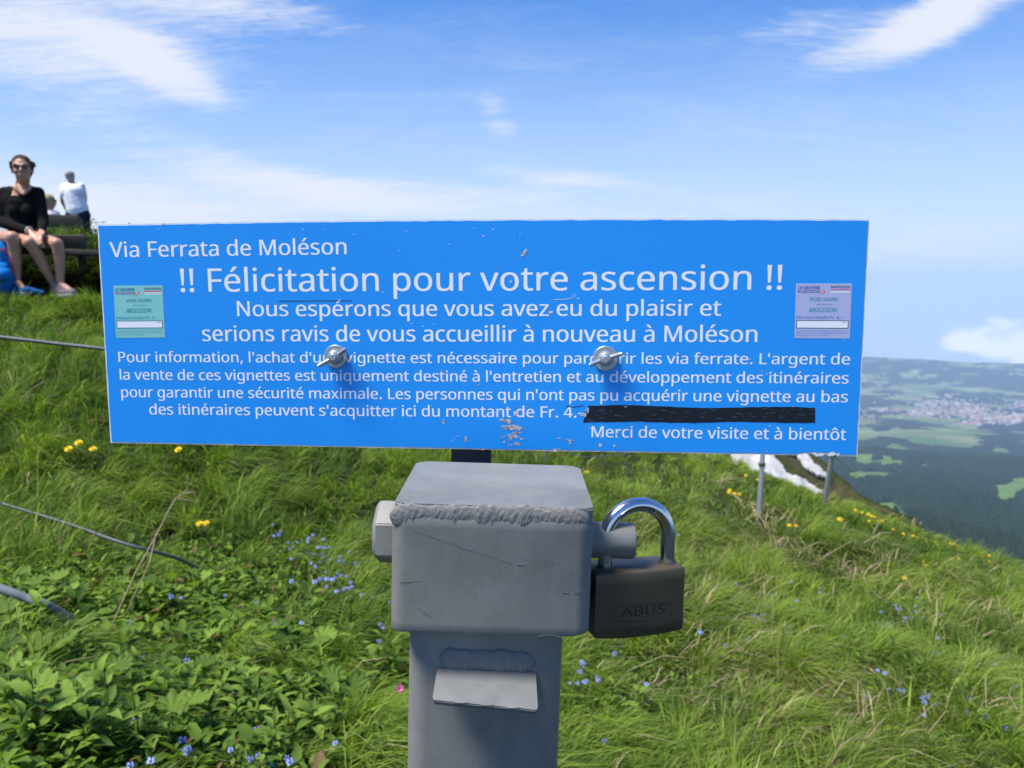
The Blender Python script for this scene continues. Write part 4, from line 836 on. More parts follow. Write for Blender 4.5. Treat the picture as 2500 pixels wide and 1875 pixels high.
blob('shorts', [('c', K(670, 650, 16.4), K(735, 650, 16.4), .165, .165), ('c', Lh, Lh.lerp(Lk, .85), .125, .115), ('c', Rh, Rh.lerp(Rk, .85), .125, .115)], .014, navy, e, 2)
blob('hair', [('e', hc3 + Vector((0, -.02, .045)), (.086, .10, .082), I3), ('e', hc3 + Vector((.005, -.055, .0)), (.07, .05, .07), I3)], .010, hairg, e, 1)
for a_ in (La, Ra): shoe(a_, a_ + Vector((0, .15, -.05)), shoem, par=e)
# ---- blond person seated on the far bench
base = W(470, 900, 13.2); e, T = person_parts(base); tag(e, 'person with short blond hair and pale shirt sitting on the farther bench, seen from behind', 'person')
K = lambda *a: T(W(*a)); hc4 = K(448, 528, 13.2); hr4 = Matrix.Rotation(R(125), 3, 'Z')
sR, sL = K(395, 625, 13.2), K(505, 640, 13.2); eR, eL = K(385, 720, 13.25), K(520, 735, 13.3); wR, wL = K(440, 790, 13.5), K(560, 770, 13.55)
Lh, Rh = K(430, 780, 13.25), K(480, 780, 13.25); Lk, Rk = K(540, 790, 13.6), K(590, 800, 13.55); La, Ra = K(560, 930, 13.6), K(610, 935, 13.55)
blob('body', head(hc4, hr4, .92) + [('c', hc4 + Vector((0, 0, -.05)), K(450, 610, 13.2), .045, .05), ('c', sR, sL, .05, .05), ('c', K(450, 660, 13.2), K(455, 780, 13.22), .11, .12), ('c', sR, eR, .04, .034), ('c', eR, wR, .034, .025), ('c', sL, eL, .04, .034), ('c', eL, wL, .034, .025)] + hand(wR, wR + Vector((.08, .1, 0)), (0, 0, 1)) + hand(wL, wL + Vector((.08, .1, 0)), (0, 0, 1)) + leg(Lh, Lk, La, La + Vector((.1, .1, -.05)), .08) + leg(Rh, Rk, Ra, Ra + Vector((.1, .1, -.05)), .08), .012, skin.m, e, 2)
blob('shirt', [('c', sR, sL, .062, .062), ('c', K(450, 670, 13.2), K(455, 770, 13.22), .135, .145), ('c', sR, sR.lerp(eR, .7), .055, .05), ('c', sL, sL.lerp(eL, .7), .055, .05)], .013, pinkw, e, 2)
blob('jeans', [('c', Lh, Lk, .10, .07), ('c', Rh, Rk, .10, .07), ('c', Lk, La, .066, .05), ('c', Rk, Ra, .066, .05)], .013, jeans, e, 2)
bm = bmesh.new(); tube(bm, [hc4 + hr4 @ Vector((-.06, -.08, .02)), hc4 + hr4 @ Vector((.06, -.08, .02))], .016, 8); bm_obj('sunglasses', bm, lens, e)
blob('hair', [('e', hc4 + Vector((-.012, -.01, .04)), (.092, .095, .085), I3), ('e', hc4 + Vector((-.04, -.03, -.015)), (.07, .07, .07), I3)], .010, hairy, e, 1)
for a_ in (La, Ra): shoe(a_, a_ + Vector((.1, .1, -.05)), shoem, par=e)
# ---- benches
wood = M('weathered dark wood', rough=.85); c = wood.coord((2, 30, 30)); wood.base(wood.mix(wood.noise(c, 3, 6, .6), (.030, .026, .022), (.085, .075, .062))); wood.bump(wood.noise(c, 6, 5), .5, .004)
def plank(a, b, dep, th, parent, base, name='plank', up=Vector((0, 0, 1)), mat=None):
    a, b = Vector(a), Vector(b); x = (b - a); L_ = x.length; x.normalize(); y = up.cross(x).normalized(); z = x.cross(y)
    bm = bmesh.new(); rot = Matrix((x, y, z)).transposed(); box(bm, (a + b) / 2 - Vector(base), (L_, dep, th), rot, .006, 2); return bm_obj(name, bm, mat or wood.m, parent, angle=35)
bl, br_ = W(-900, 925, 8.15), W(1250, 980, 8.15); bb = W(200, 1340, 8.2)
e = empty('near_bench', bb, label='long dark wooden bench with low back plank on which the person in black sits', cat='bench')
for k, dy in enumerate((-.17, -.005, .16)): plank(bl + Vector((0, dy, -.02)), br_ + Vector((0, dy, -.02)), .155, .05, e, bb, 'seat_plank')
pb = W(-900, 850, 8.42); pe = W(775, 888, 8.42); plank(pb, pe, .13, .045, e, bb, 'back_plank', up=Vector((0, 1, .15)))
plank(pb + Vector((0, .01, .16)), W(400, 790, 8.44) , .10, .04, e, bb, 'back_plank', up=Vector((0, 1, .15))) if False else None
for X_ in (-700, 60, 1150):
    t = W(X_, 985, 8.18); b_ = Vector((t.x, t.y, float(hgt(t.x, t.y)) - .1)); bm = bmesh.new(); box(bm, (t + b_) / 2 - bb, (.09, .34, (t - b_).z), None, .008); bm_obj('leg', bm, wood.m, e, angle=35)
for X_ in (-500, 730):
    t = W(X_, 850, 8.48); bm = bmesh.new(); box(bm, t + Vector((0, .0, -.16)) - bb, (.07, .05, .40), None, .006); bm_obj('back_post', bm, wood.m, e, angle=35)
b2 = W(560, 850, 13.0); e = empty('far_bench', b2, label='dark wooden bench backrest farther up, behind the person in black', cat='bench')
plank(W(100, 680, 12.95), W(718, 712, 12.95), .20, .06, e, b2, 'back_plank', up=Vector((0, 1, .1)))
for X_ in (160, 700):
    t = W(X_, 690, 13.02); bm = bmesh.new(); box(bm, t + Vector((0, .05, -.46)) - b2, (.09, .07, .95), None, .01); bm_obj('back_post', bm, wood.m, e, angle=35)
for dy in (.12, .28, .44): plank(W(110, 800, 13.0) + Vector((0, dy, 0)), W(715, 835, 13.0) + Vector((0, dy, 0)), .15, .05, e, b2, 'seat_plank')
# ---- backpack and jacket
base = W(20, 1300, 7.6); e = empty('backpack', base, label='bright blue backpack with red trim standing in the grass before the bench', cat='backpack')
K = lambda X, Yc, D: W(X, Yc, D) - base
blob('bag', [('c', K(-70, 1230, 7.72), K(40, 1230, 7.72), .12, .11), ('c', K(-80, 1010, 7.74), K(20, 1020, 7.74), .10, .10), ('c', K(-30, 1020, 7.7), K(-10, 1230, 7.66), .14, .15), ('e', K(-20, 930, 7.74), (.12, .10, .06), I3)], .010, blueb, e, 2)
blob('front_pocket', [('c', K(-50, 1180, 7.54), K(40, 1180, 7.54), .07, .065), ('c', K(-40, 1120, 7.56), K(30, 1120, 7.56), .05, .05)], .009, blueb, e, 2)
bm = bmesh.new(); tube(bm, [K(-110, 940, 7.62), K(-30, 955, 7.58), K(40, 960, 7.62), K(75, 1010, 7.68)], .009, 6); bm_obj('trim', bm, redm, e)
bm = bmesh.new(); tube(bm, [K(80, 1000, 7.66), K(108, 1090, 7.66), K(112, 1200, 7.66), K(90, 1270, 7.66)], .010, 6); bm_obj('strap', bm, redm, e)
base = W(280, 1350, 7.6); o = blob('jacket', [('c', W(140, 1335, 7.66), W(230, 1340, 7.6), .05, .045), ('c', W(230, 1330, 7.62), W(380, 1345, 7.66), .045, .025), ('c', W(180, 1310, 7.7), W(300, 1325, 7.7), .04, .03)], .009, shoeb, None, 1); tag(o, 'crumpled blue jacket lying on the ground between the shoes', 'jacket')

# ================================================================== SIGN
C4 = [(240, 548), (2128, 534.2), (2093.7, 1114.7), (269.3, 1081.8)]
A = []
for (X, Y), (u, v) in zip([(0, 1), (1, 1), (1, 0), (0, 0)], C4):
    x = (u - CX) / F; y = -(v - CY) / F
    A.append([X, Y, 1, 0, 0, 0, -x * X, -x * Y, -x]); A.append([0, 0, 0, X, Y, 1, -y * X, -y * Y, -y])
H = np.linalg.svd(np.array(A))[2][-1].reshape(3, 3)
if H[2, 2] < 0: H = -H
h1, h2, h3 = H.T; SW = .5; sc = SW / np.linalg.norm(h1); h1, h2, h3 = h1 * sc, h2 * sc, h3 * sc; SH = np.linalg.norm(h2)
cam2w = lambda v: Vector(tuple(np.array([1, 0, 0]) * v[0] + upv * v[1] + fwd * v[2]))
ax = cam2w(h1).normalized(); ay = cam2w(h2); ay = (ay - ax * ay.dot(ax)).normalized(); azv = ax.cross(ay); org = cam2w(h3) + Vector((0, 0, EYE))
SM = Matrix((ax, ay, azv)).transposed().to_4x4(); SM.translation = org
SMi = SM.inverted()
def sp(px, py):
    d = SMi.to_3x3() @ Vector(tuple(ray(px, py))); o_ = SMi @ Vector((0, 0, EYE)); t = -o_.z / d.z; return (o_.x + d.x * t, o_.y + d.y * t)
sign = empty('information_sign', mat=SM, label='long blue metal information sign with white French text held on by two wing nuts', cat='sign')
blue = M('blue enamel', rough=.38, spec=.4); c = blue.coord()
sc_n = blue.ramp(blue.noise(blue.coord((14, 40, 1)), 9, 8, .75, 1.5), [(.735, 0), (.765, 1)])
b0 = blue.mix(blue.noise(c, 4, 4, .5), (.0090, .255, .77), (.0165, .340, .90))
b0 = blue.mix(blue.math('MULTIPLY', blue.ramp(blue.noise(c, 420, 2, .5), [(.70, 0), (.74, 1)]), .35), b0, (.25, .42, .75))
blue.base(blue.mix(blue.math('MULTIPLY', sc_n, .22), b0, (.16, .40, .82))); blue.bump(blue.noise(c, 160, 6, .6), .06, .0006)
edge = M('white core edge', rough=.6); c = edge.coord(); edge.base(edge.mix(edge.noise(c, 300, 4), (.60, .61, .63), (.85, .86, .87)))
NU = 90
bm = bmesh.new(); fr_, bk = [], []; th = .003
def edge_pts():
    P_ = []
    for i in range(NU): u = i / NU; P_.append((u * SW, 0 + random.uniform(0, .00022) + (.0011 if .93 < u < .972 and random.random() < .8 else 0)))
    for i in range(24): P_.append((SW - random.uniform(0, .00018), i / 24 * SH))
    for i in range(NU): u = 1 - i / NU; P_.append((u * SW, SH + .0017 * (1 - (2 * u - 1) ** 2) - random.uniform(0, .0003)))
    for i in range(24): P_.append((random.uniform(0, .00018), (1 - i / 24) * SH))
    return P_
EP = edge_pts(); ctr = (SW / 2, SH / 2)
rnd = [(x, y) for x, y in EP]
# the core plate (white) and, just proud of it, the blue face
bm = bmesh.new(); prism(bm, rnd, -th, -.00025); bm_obj('plate', bm, edge.m, sign, smooth=False)
def inset(p, d):
    x, y = p; return (min(max(x, d), SW - d), y - d if y > SH / 2 else y + d)
bm = bmesh.new(); prism(bm, [inset(p, .0009 + random.uniform(-.00012, .00025)) for p in EP], -.00025 + 1e-5, 0.0); bm_obj('blue_face', bm, blue.m, sign, smooth=False)
white = M('white lettering', rough=.45); c = white.coord(); white.base(white.mix(white.noise(c, 30, 4), (.84, .85, .88), (.90, .91, .93)))
import os
FONT = None
for f_ in ('NotoSansHebrew-Regular.woff2',):     # humanist sans that ships with Blender itself
    try:
        FONT = bpy.data.fonts.load(os.path.join(bpy.utils.system_resource('DATAFILES'), 'fonts', f_)); break
    except Exception: FONT = None
def text_mesh(s, bold=0.0, shear=0.0, res=3, ls=1.0):
    cu = bpy.data.curves.new('t', 'FONT'); cu.body = s; cu.size = 1
    if FONT: cu.font = FONT
    cu.offset = bold; cu.shear = shear; cu.resolution_u = res; cu.space_character = ls
    o = bpy.data.objects.new('t', cu); COL.objects.link(o); dg = bpy.context.evaluated_depsgraph_get(); dg.update()
    me = bpy.data.meshes.new_from_object(o.evaluated_get(dg)); bpy.data.objects.remove(o); bpy.data.curves.remove(cu)
    return me
_cap = None
def letter(s, p0, p1, cap, mat, parent, z=.00006, bold=0.0, shear=0.0, name='lettering', res=3, label=None):
    """text from baseline start p0 to end p1 (sign-plane metres) with capitals `cap` metres high"""
    global _cap
    if _cap is None:
        m = text_mesh('H'); a = np.empty(len(m.vertices) * 3); m.vertices.foreach_get('co', a); _cap = a.reshape(-1, 3)[:, 1].max(); bpy.data.meshes.remove(m)
    me = text_mesh(s, 0, shear, res); n = len(me.vertices); a = np.empty(n * 3); me.vertices.foreach_get('co', a); a = a.reshape(-1, 3)
    x0, x1 = a[:, 0].min(), a[:, 0].max(); d = np.array(p1) - np.array(p0); L_ = np.linalg.norm(d); t = d / L_; nn = np.array([-t[1], t[0]])
    X = (a[:, 0] - x0) / (x1 - x0) * L_; Y = a[:, 1] / _cap * cap
    o_ = np.empty_like(a); o_[:, 0] = p0[0] + X * t[0] + Y * nn[0]; o_[:, 1] = p0[1] + X * t[1] + Y * nn[1]; o_[:, 2] = z
    me.vertices.foreach_set('co', o_.ravel()); me.materials.clear(); me.materials.append(mat); me.update()
    if bold > 0:
        bm = bmesh.new(); bm.from_mesh(me); w_ = bold * cap * .75; src = list(bm.verts) + list(bm.edges) + list(bm.faces)
        dup = bmesh.ops.duplicate(bm, geom=src)['geom']
        for v in bm.verts: v.co.x -= w_ * t[0]; v.co.y -= w_ * t[1]
        for v in dup:
            if isinstance(v, bmesh.types.BMVert): v.co.x += 2 * w_ * t[0]; v.co.y += 2 * w_ * t[1]; v.co.z += .000012
        bm.to_mesh(me); bm.free()
    nz = sum(p.normal.z for p in me.polygons[:20])
    if nz < 0: me.flip_normals()
    o = bpy.data.objects.new(name, me); COL.objects.link(o); o.parent = parent
    if label: o['label'] = label
    return o
def line(s, x0, y0, x1, y1, cap, bold=.022, ye=None):
    a, b = sp(x0, y0), sp(x1, y1); c_ = abs(sp((x0 + x1) / 2, (y0 + y1) / 2 - cap)[1] - sp((x0 + x1) / 2, (y0 + y1) / 2)[1]); letter(s, a, b, c_, white.m, sign, bold=bold)
line('Via Ferrata de Moléson', 269.8, 628.3, 846, 620.6, 37.8)
line('!! Félicitation pour votre ascension !!', 442, 712.5, 1908.5, 706.9, 58.5, .013)
line('Nous espérons que vous avez eu du plaisir et', 580, 772, 1759.5, 770.8, 37.8)
line('serions ravis de vous accueillir à nouveau à Moléson', 495, 832.8, 1848, 835, 38.6)
line("Pour information, l'achat d'une vignette est nécessaire pour parcourir les via ferrate. L'argent de", 290, 883.6, 2074.5, 889.8, 25.8)
line("la vente de ces vignettes est uniquement destiné à l'entretien et au développement des itinéraires", 293.5, 926.9, 2071, 936.4, 26)
line("pour garantir une sécurité maximale. Les personnes qui n'ont pas pu acquérir une vignette au bas", 297, 969.5, 2069, 982.3, 26.3)
line("des itinéraires peuvent s'acquitter ici du montant de Fr. 4.-", 365.5, 1011.8, 1421, 1019.6, 26.3)
line("Merci de votre visite et à bientôt", 1444.5, 1067.3, 2065, 1074.3, 27.5)
# felt-pen bar
ink = M('black marker', rough=.35); c = ink.coord((30, 260, 1)); ink.base(ink.mix(ink.ramp(ink.noise(c, 1.2, 7, .7, .6), [(.66, 0), (.72, 1)]), (.004, .005, .010), (.05, .10, .22)))
ts = [i / 40 for i in range(41)]; tp = [sp(1437 + t * 553, 990.5 + 5.8 * t - 2.2 * math.sin(t * 9) + random.uniform(-.6, .6)) for t in ts]; bt = [sp(1423 + t * 567, 1030.5 + .9 * t + 1.4 * math.sin(t * 13 + 2) + random.uniform(-.8, .8)) for t in ts]
bm = bmesh.new(); v1 = [bm.verts.new((x, y, .00011)) for x, y in tp]; v2 = [bm.verts.new((x, y, .00011)) for x, y in bt]
for i in range(40): bm.faces.new((v2[i], v2[i + 1], v1[i + 1], v1[i]))
bm_obj('marker_bar', bm, ink.m, sign, smooth=False)
bm = bmesh.new()
for _ in range(60):
    x = random.uniform(1450, 1975); y = random.uniform(997, 1025); l_ = random.uniform(5, 26); k_ = random.uniform(-.12, .12); tw = random.uniform(.2, .5)
    vs = [bm.verts.new((*sp(x, y), .00013)), bm.verts.new((*sp(x + l_ * .5, y + l_ * k_ - tw), .00013)), bm.verts.new((*sp(x + l_, y + l_ * k_ * 2), .00013)), bm.verts.new((*sp(x + l_ * .5, y + l_ * k_ + tw), .00013))]; bm.faces.new(vs)
o = bm_obj('marker_streaks', bm, M('marker gap', (.10, .15, .28), .5).m, sign, smooth=False); o['kind'] = 'stuff'
# scratches and chips: bare patches
bare = M('bare chipped metal', rough=.5, metal=.3); c = bare.coord(); bare.base(bare.mix(bare.ramp(bare.noise(c, 500, 5, .7), [(.35, 0), (.65, 1)]), (.08, .08, .09), (.88, .88, .88)))
blc = M('thin black line ink', (.01, .015, .06), .5)
def chip(cx_, cy_, rx, ry, rot=0, mat=None, n=22, jag=.45, z=.00014, name='paint_chip'):
    pts = []
    for i in range(n):
        a = 6.283 * i / n; r_ = 1 + random.uniform(-jag, jag * .4); x = rx * r_ * math.cos(a); y = ry * r_ * math.sin(a); pts.append((*sp(cx_ + x * math.cos(rot) - y * math.sin(rot), cy_ + x * math.sin(rot) + y * math.cos(rot)), z))
    bm = bmesh.new(); c0 = bm.verts.new((*sp(cx_, cy_), z)); vs = [bm.verts.new(p) for p in pts]
    for i in range(n): bm.faces.new((c0, vs[(i + 1) % n], vs[i]))
    o = bm_obj(name, bm, mat or bare.m, sign, smooth=False); return o
for a in [(1279, 619, 12, 5, -.95), (1284, 610, 4, 3, 0), (1247, 687, 4.5, 5, 0), (1239, 675, 1.6, 3, 0), (1217, 655, 1.5, 4, 0), (1344.5, 762, 7, 4.6, .1), (1236, 1027, 17, 7, .3), (1252, 1044, 30, 7, .05), (1259, 1009, 9, 6, -.9), (1253, 1064, 16, 6, .1), (1228, 1066, 5, 3, 0), (1275, 1072, 6, 3, 0), (1262, 1056, 12, 2.5, 0), (1244, 1072, 6, 4, 0), (1262, 1083, 9, 4.5, .2), (1246, 1087, 7, 3, 0), (1232, 1079, 4, 3, 0),
          (1137, 1072, 3.5, 10, -.1), (1083, 1031, 3, 8, 0), (1425, 1013, 9, 5, .2), (1434, 1002, 4, 8, .3), (1168, 939, 3.6, 2.4, 0), (1078, 903, 3, 2.5, 0), (945, 925, 5, 1.6, -.4), (318, 885, 2, 1.4, 0), (400, 547, 7, 2, 0), (1830, 877, 2.5, 1.8, 0), (1842, 884, 2, 1.5, 0), (1862, 905, 1.6, 2.4, .2), (1874, 913, 4, 1.4, .7), (1924, 976, 3, 1.6, .6), (1936, 992, 3, 1.6, .5), (1213, 871, 1.3, 4.5, .1), (1467, 1062, 1.8, 9, .1), (1506, 1058, 3, 6, .4), (1465, 1087, 5, 6, 0), (1500, 1088, 3, 4, 0), (1390, 1075, 13, 2, .15), (1392, 1082, 3, 4, 0), (1365, 1070, 5, 1.6, .2), (1527, 993, 4, 1.4, 0), (1212, 1007, 2, 7, .2),
          (1355, 1099, 13, 4, -.2), (1178, 1097, 5, 2, 0), (918, 1091, 3, 1.5, 0), (1872, 1101, 2, 2, 0), (1921, 554, 0.1, .1, 0)]:
    chip(*a)
for (x, y, rx, ry, rot) in [(2002, 1110, 14, 4, -.1), (2030, 1109, 12, 5.5, -.25), (1990, 1108, 8, 3.5, .2), (2046, 1110, 5, 4, 0)]: chip(x, y, rx, ry, rot, mat=edge.m)
for (x, y) in [(865, 572), (992, 564), (1156, 556), (1180, 576), (975, 612), (1098, 596), (1270, 570), (1204, 560), (935, 713), (640, 735), (1005, 790), (1060, 792), (1032, 797), (1400, 720), (1412, 729), (1440, 1045), (790, 560), (740, 560), (387, 560), (1880, 1040), (2060, 830), (1110, 1071), (1118, 1064), (1105, 1077), (1222, 1006), (1270, 1015)]:
    chip(x, y, random.uniform(2, 5), random.uniform(.6, 1.2), random.uniform(-.8, .3), mat=edge.m if random.random() < .4 else blue.m if False else edge.m, n=9)
def scratch(pts, wpx, mat):
    bm = bmesh.new()
    for i in range(len(pts) - 1):
        (xa, ya), (xb, yb) = pts[i], pts[i + 1]; vs = [bm.verts.new((*sp(*p), .00015)) for p in ((xa, ya - wpx / 2), (xa, ya + wpx / 2), (xb, yb + wpx / 2), (xb, yb - wpx / 2))]; bm.faces.new(vs)
    bm_obj('scratch', bm, mat, sign, smooth=False)
scratch([(680, 735), (770, 734.5), (860, 734)], 1.6, blc.m); scratch([(1353, 731), (1375, 731), (1395, 728), (1405, 722), (1406, 716)], 1.2, edge.m); scratch([(1262, 580), (1266, 562)], 1.5, blc.m)
scratch([(314, 893), (320, 884)], 1.4, edge.m); scratch([(1380, 992), (1400, 994), (1425, 990)], 1.8, blc.m)
# stickers
def sticker(c4, base_c, colors, fare, label):
    """c4: photo corners TL TR BR BL"""
    q4 = [np.array(sp(*p)) for p in c4]; TL, TR, BR, BL = q4
    def at(u, v): return tuple(TL * (1 - u) * (1 - v) + TR * u * (1 - v) + BR * u * v + BL * (1 - u) * v)
    pm = M('sticker paper', rough=.4); c = pm.coord(); pm.base(pm.mix(pm.noise(c, 90, 4), tuple(x * .92 for x in base_c), tuple(min(1, x * 1.06) for x in base_c)))
    bm = bmesh.new(); prism(bm, [at(0, 1), at(1, 1), at(1, 0), at(0, 0)], .00002, .00010); s = bm_obj('sticker', bm, pm.m, sign, smooth=False); s['label'] = label
    hgt_ = np.linalg.norm(TL - BL)
    def rect(u0, v0, u1, v1, mat, z, name):
        bm = bmesh.new(); bm.faces.new([bm.verts.new((*at(u, v), z)) for u, v in ((u0, v1), (u1, v1), (u1, v0), (u0, v0))]); return bm_obj(name, bm, mat, s, smooth=False)
    def tx(t, u0, u1, v, cap, mat, bold=.01, shear=0, z=.00017, name='lettering'): return letter(t, at(u0, v), at(u1, v), cap * hgt_, mat, s, z=z, bold=bold, shear=shear, res=2, name=name)
    dkb, red, pen, txt, small, blk = colors
    tx('LE GRUYÈRE', .04, .43, .105, .055, dkb, .035); rect(.04, .125, .42, .165, dkb, .00014, 'logo_bar'); tx('SWITZERLAND', .06, .40, .159, .026, white.m, .02, z=.00020)
    bm = bmesh.new(); x, y = at(.475, .155); 
    for (dx_, dy_, m_) in ((0, 0, 0),): bm.faces.new([bm.verts.new((x + a_ * .0012, y + b_ * .0012, .00016)) for a_, b_ in ((-1.2, -1.0), (1.1, -.5), (1.4, 1.1), (-.9, .7))])
    bm_obj('red_logo', bm, red, s, smooth=False)
    bm = bmesh.new()
    for (a0, b0_, a1, b1_) in ((-.5, -.15, .6, .2), (-.15, -.5, .2, .6)): bm.faces.new([bm.verts.new((x + p_ * .0012, y + q_ * .0012, .00019)) for p_, q_ in ((a0, b0_), (a1, b0_), (a1, b1_), (a0, b1_))])
    bm_obj('logo_cross', bm, white.m, s, smooth=False)
    tx('RAIFFEISEN', .63, .965, .083, .040, blk, .03); rect(.625, .104, .97, .122, red, .00014, 'red_bar'); rect(.62, .135, .97, .150, white.m, .00014, 'white_bar'); rect(.62, .160, .97, .172, white.m, .00014, 'white_bar')
    tx('VOIE NORD', .26, .76, .315, .062, pen, .006, .35); tx('via ferrata', .37, .66, .388, .026, pen, -.005, .2); tx('MOLESON', .24, .76, .515, .078, pen, .012, .45)
    tx(fare, .025, .86, .640, .055, txt, .006)
    rect(.025, .672, .965, .818, blk, .00014, 'box_outline'); rect(.038, .684, .953, .806, white.m, .00018, 'box_field'); tx('Date', .86, .925, .712, .018, blk, .02, z=.00022)
    tx("L'argent de la vente de ces vignettes est uniquement", .03, .93, .868, .018, small, .02); tx("destiné à l'entretien et au développement de l'itinéraire,", .03, .97, .908, .018, small, .02); tx('pour garantir une sécurité maximale.', .03, .60, .950, .018, small, .02)
mk = lambda n, c_: M(n, c_, .5).m
sticker([(277, 697.5), (397, 696.5), (403, 824), (284, 825)], (.24, .60, .55), (mk('logo blue', (.01, .06, .34)), mk('logo red', (.72, .10, .16)), mk('pen green', (.02, .26, .34)), mk('fare teal', (.03, .30, .45)), mk('small teal', (.05, .34, .42)), mk('ink dark', (.02, .04, .06))), 'Parcours Enfant Fr. 2.--', 'green vignette sticker for children')
sticker([(1943.5, 692), (2080, 692), (2074.5, 826.5), (1939.5, 825.5)], (.44, .47, .70), (mk('logo blue b', (.02, .05, .36)), mk('logo red b', (.75, .12, .22)), mk('pen teal b', (.03, .33, .42)), mk('fare blue b', (.08, .24, .58)), mk('small blue b', (.10, .28, .62)), mk('ink dark b', (.03, .03, .07))), 'Parcours Adulte Fr. 4.--', 'grey lilac vignette sticker for adults')
# bolts with washers and wing nuts
zinc = M('zinc plated steel', (.62, .66, .68), .40, .55); c = zinc.coord(); zinc.base(zinc.mix(zinc.noise(c, 200, 5, .6), (.26, .30, .33), (.46, .50, .52))); zinc.bump(zinc.noise(c, 500, 5), .3, .0002)
def wing(cx_, cy_, rw, ang, tagl):
    x, y = sp(cx_, cy_); bm = bmesh.new(); n = 40; ro, ri = rw, .003
    for (z0, z1) in ((.0003, .0019),):
        ring = [[bm.verts.new((x + r_ * math.cos(6.283 * k / n), y + r_ * math.sin(6.283 * k / n), z_)) for k in range(n)] for r_, z_ in ((ro, z0), (ro, z1 - .0003), (ro - .0003, z1), (ri, z1), (ri, z0))]
        for a in range(4):
            for k in range(n): bm.faces.new((ring[a][k], ring[a][(k + 1) % n], ring[a + 1][(k + 1) % n], ring[a + 1][k]))
    w_ = bm_obj('washer', bm, zinc.m, sign, angle=30); w_['label'] = tagl
    # nut hub
    bm = bmesh.new(); tube(bm, [(x, y, .0019), (x, y, .0026), (x, y, .0060), (x, y, .0066)], [.0046, .0049, .0040, .0034], 24)
    hub = bm_obj('wing_nut', bm, zinc.m, sign, angle=30); hub['label'] = tagl.replace('washer', 'wing nut')
    bm = bmesh.new(); tube(bm, [(x, y, .0064), (x, y, .0080), (x, y, .0084)], [.0027, .0027, .0020], 20); bm_obj('bolt_end', bm, zinc.m, hub, angle=30)
    for sgn in (1, -1):
        d = Vector((math.cos(ang), math.sin(ang), 0)) * sgn; s_ = Vector((-d.y, d.x, 0)); prof = [(.0030, .0026, .0062, .0018), (.0052, .0030, .0068, .0015), (.0080, .0036, .0078, .0013), (.0110, .0046, .0092, .0014), (.0138, .0060, .0104, .0015), (.0152, .0078, .0106, .0011)]
        bm = bmesh.new(); rg = []
        for (r_, z0, z1, t_) in prof:
            c_ = Vector((x, y, 0)) + d * (r_ * .72); zc_ = (z0 + z1) / 2; hz_ = (z1 - z0) / 2; rg.append([bm.verts.new(c_ + s_ * t_ * math.cos(a) + Vector((0, 0, zc_ + hz_ * math.sin(a)))) for a in [2 * math.pi * k / 10 for k in range(10)]])
        for i in range(len(rg) - 1):
            for k in range(10): bm.faces.new((rg[i][k], rg[i][(k + 1) % 10], rg[i + 1][(k + 1) % 10], rg[i + 1][k]))
        bm.faces.new(rg[0][::-1]); bm.faces.new(rg[-1]); bm_obj('wing', bm, zinc.m, hub, angle=50)
wing(821, 870, .0077, R(31), 'left washer over the word une'); wing(1478, 874.5, .0080, R(20), 'right washer over the word parcourir')

# ================================================================== STEEL POST WITH BOX HEAD
paint = M('grey painted steel', rough=.46, metal=.12, spec=.45); c = paint.coord()
pn = paint.mix(paint.ramp(paint.noise(c, 14, 7, .68, .4), [(.33, 0), (.68, 1)]), (.135, .141, .142), (.228, .236, .238))
pn = paint.mix(paint.ramp(paint.noise(paint.coord((70, 70, 7)), 1.6, 6, .7), [(.36, .0), (.80, .30)]), pn, (.285, .290, .290))
pn = paint.mix(paint.math('MULTIPLY', paint.ramp(paint.noise(paint.coord((1, 1, 1)), 60, 8, .8), [(.60, 0), (.70, 1)]), .45), pn, (.085, .085, .085))
pn = paint.mix(paint.math('MULTIPLY', paint.ramp(paint.noise(paint.coord((1, 1, 1.6)), 31, 8, .8, .6), [(.66, 0), (.74, 1)]), .5), pn, (.150, .120, .092))
pn = paint.mix(paint.math('MULTIPLY', paint.ramp(paint.noise(c, 700, 2, .5), [(.66, 0), (.74, 1)]), .3), pn, (.34, .35, .36)); pn = paint.mix(1.0, pn, (1.04, 1.0, .90), 'MULTIPLY'); paint.base(pn)
paint.l(paint.ramp(paint.noise(c, 40, 5, .6), [(.3, .36), (.7, .56)]), paint.b.inputs['Roughness'])
nb = paint.bump(paint.noise(paint.coord((200, 200, 25)), 6, 5, .6), .10, .0006); paint.bump(paint.noise(c, 420, 4, .6), .16, .0004, nb)
weldm = M('painted weld', rough=.62, spec=.35); c = weldm.coord(); weldm.base(weldm.mix(weldm.noise(c, 90, 6, .7), (.125, .125, .118), (.225, .222, .208))); weldm.bump(weldm.noise(c, 500, 6, .7), .5, .0006)
YAW = R(-.3); D0 = .405
bx_ = P(1196, 1400, 0.4); ctrp = cam2w(np.array([(1196 - CX) / F, -(1400 - CY) / F, 1]) * D0) + Vector((0, 0, EYE))
PX = Vector((math.cos(YAW), math.sin(YAW), 0)); PN = Vector((PX.y, -PX.x, 0))       # PN faces the camera
PM = Matrix((PX, PN, Vector((0, 0, 1)))).transposed().to_4x4()
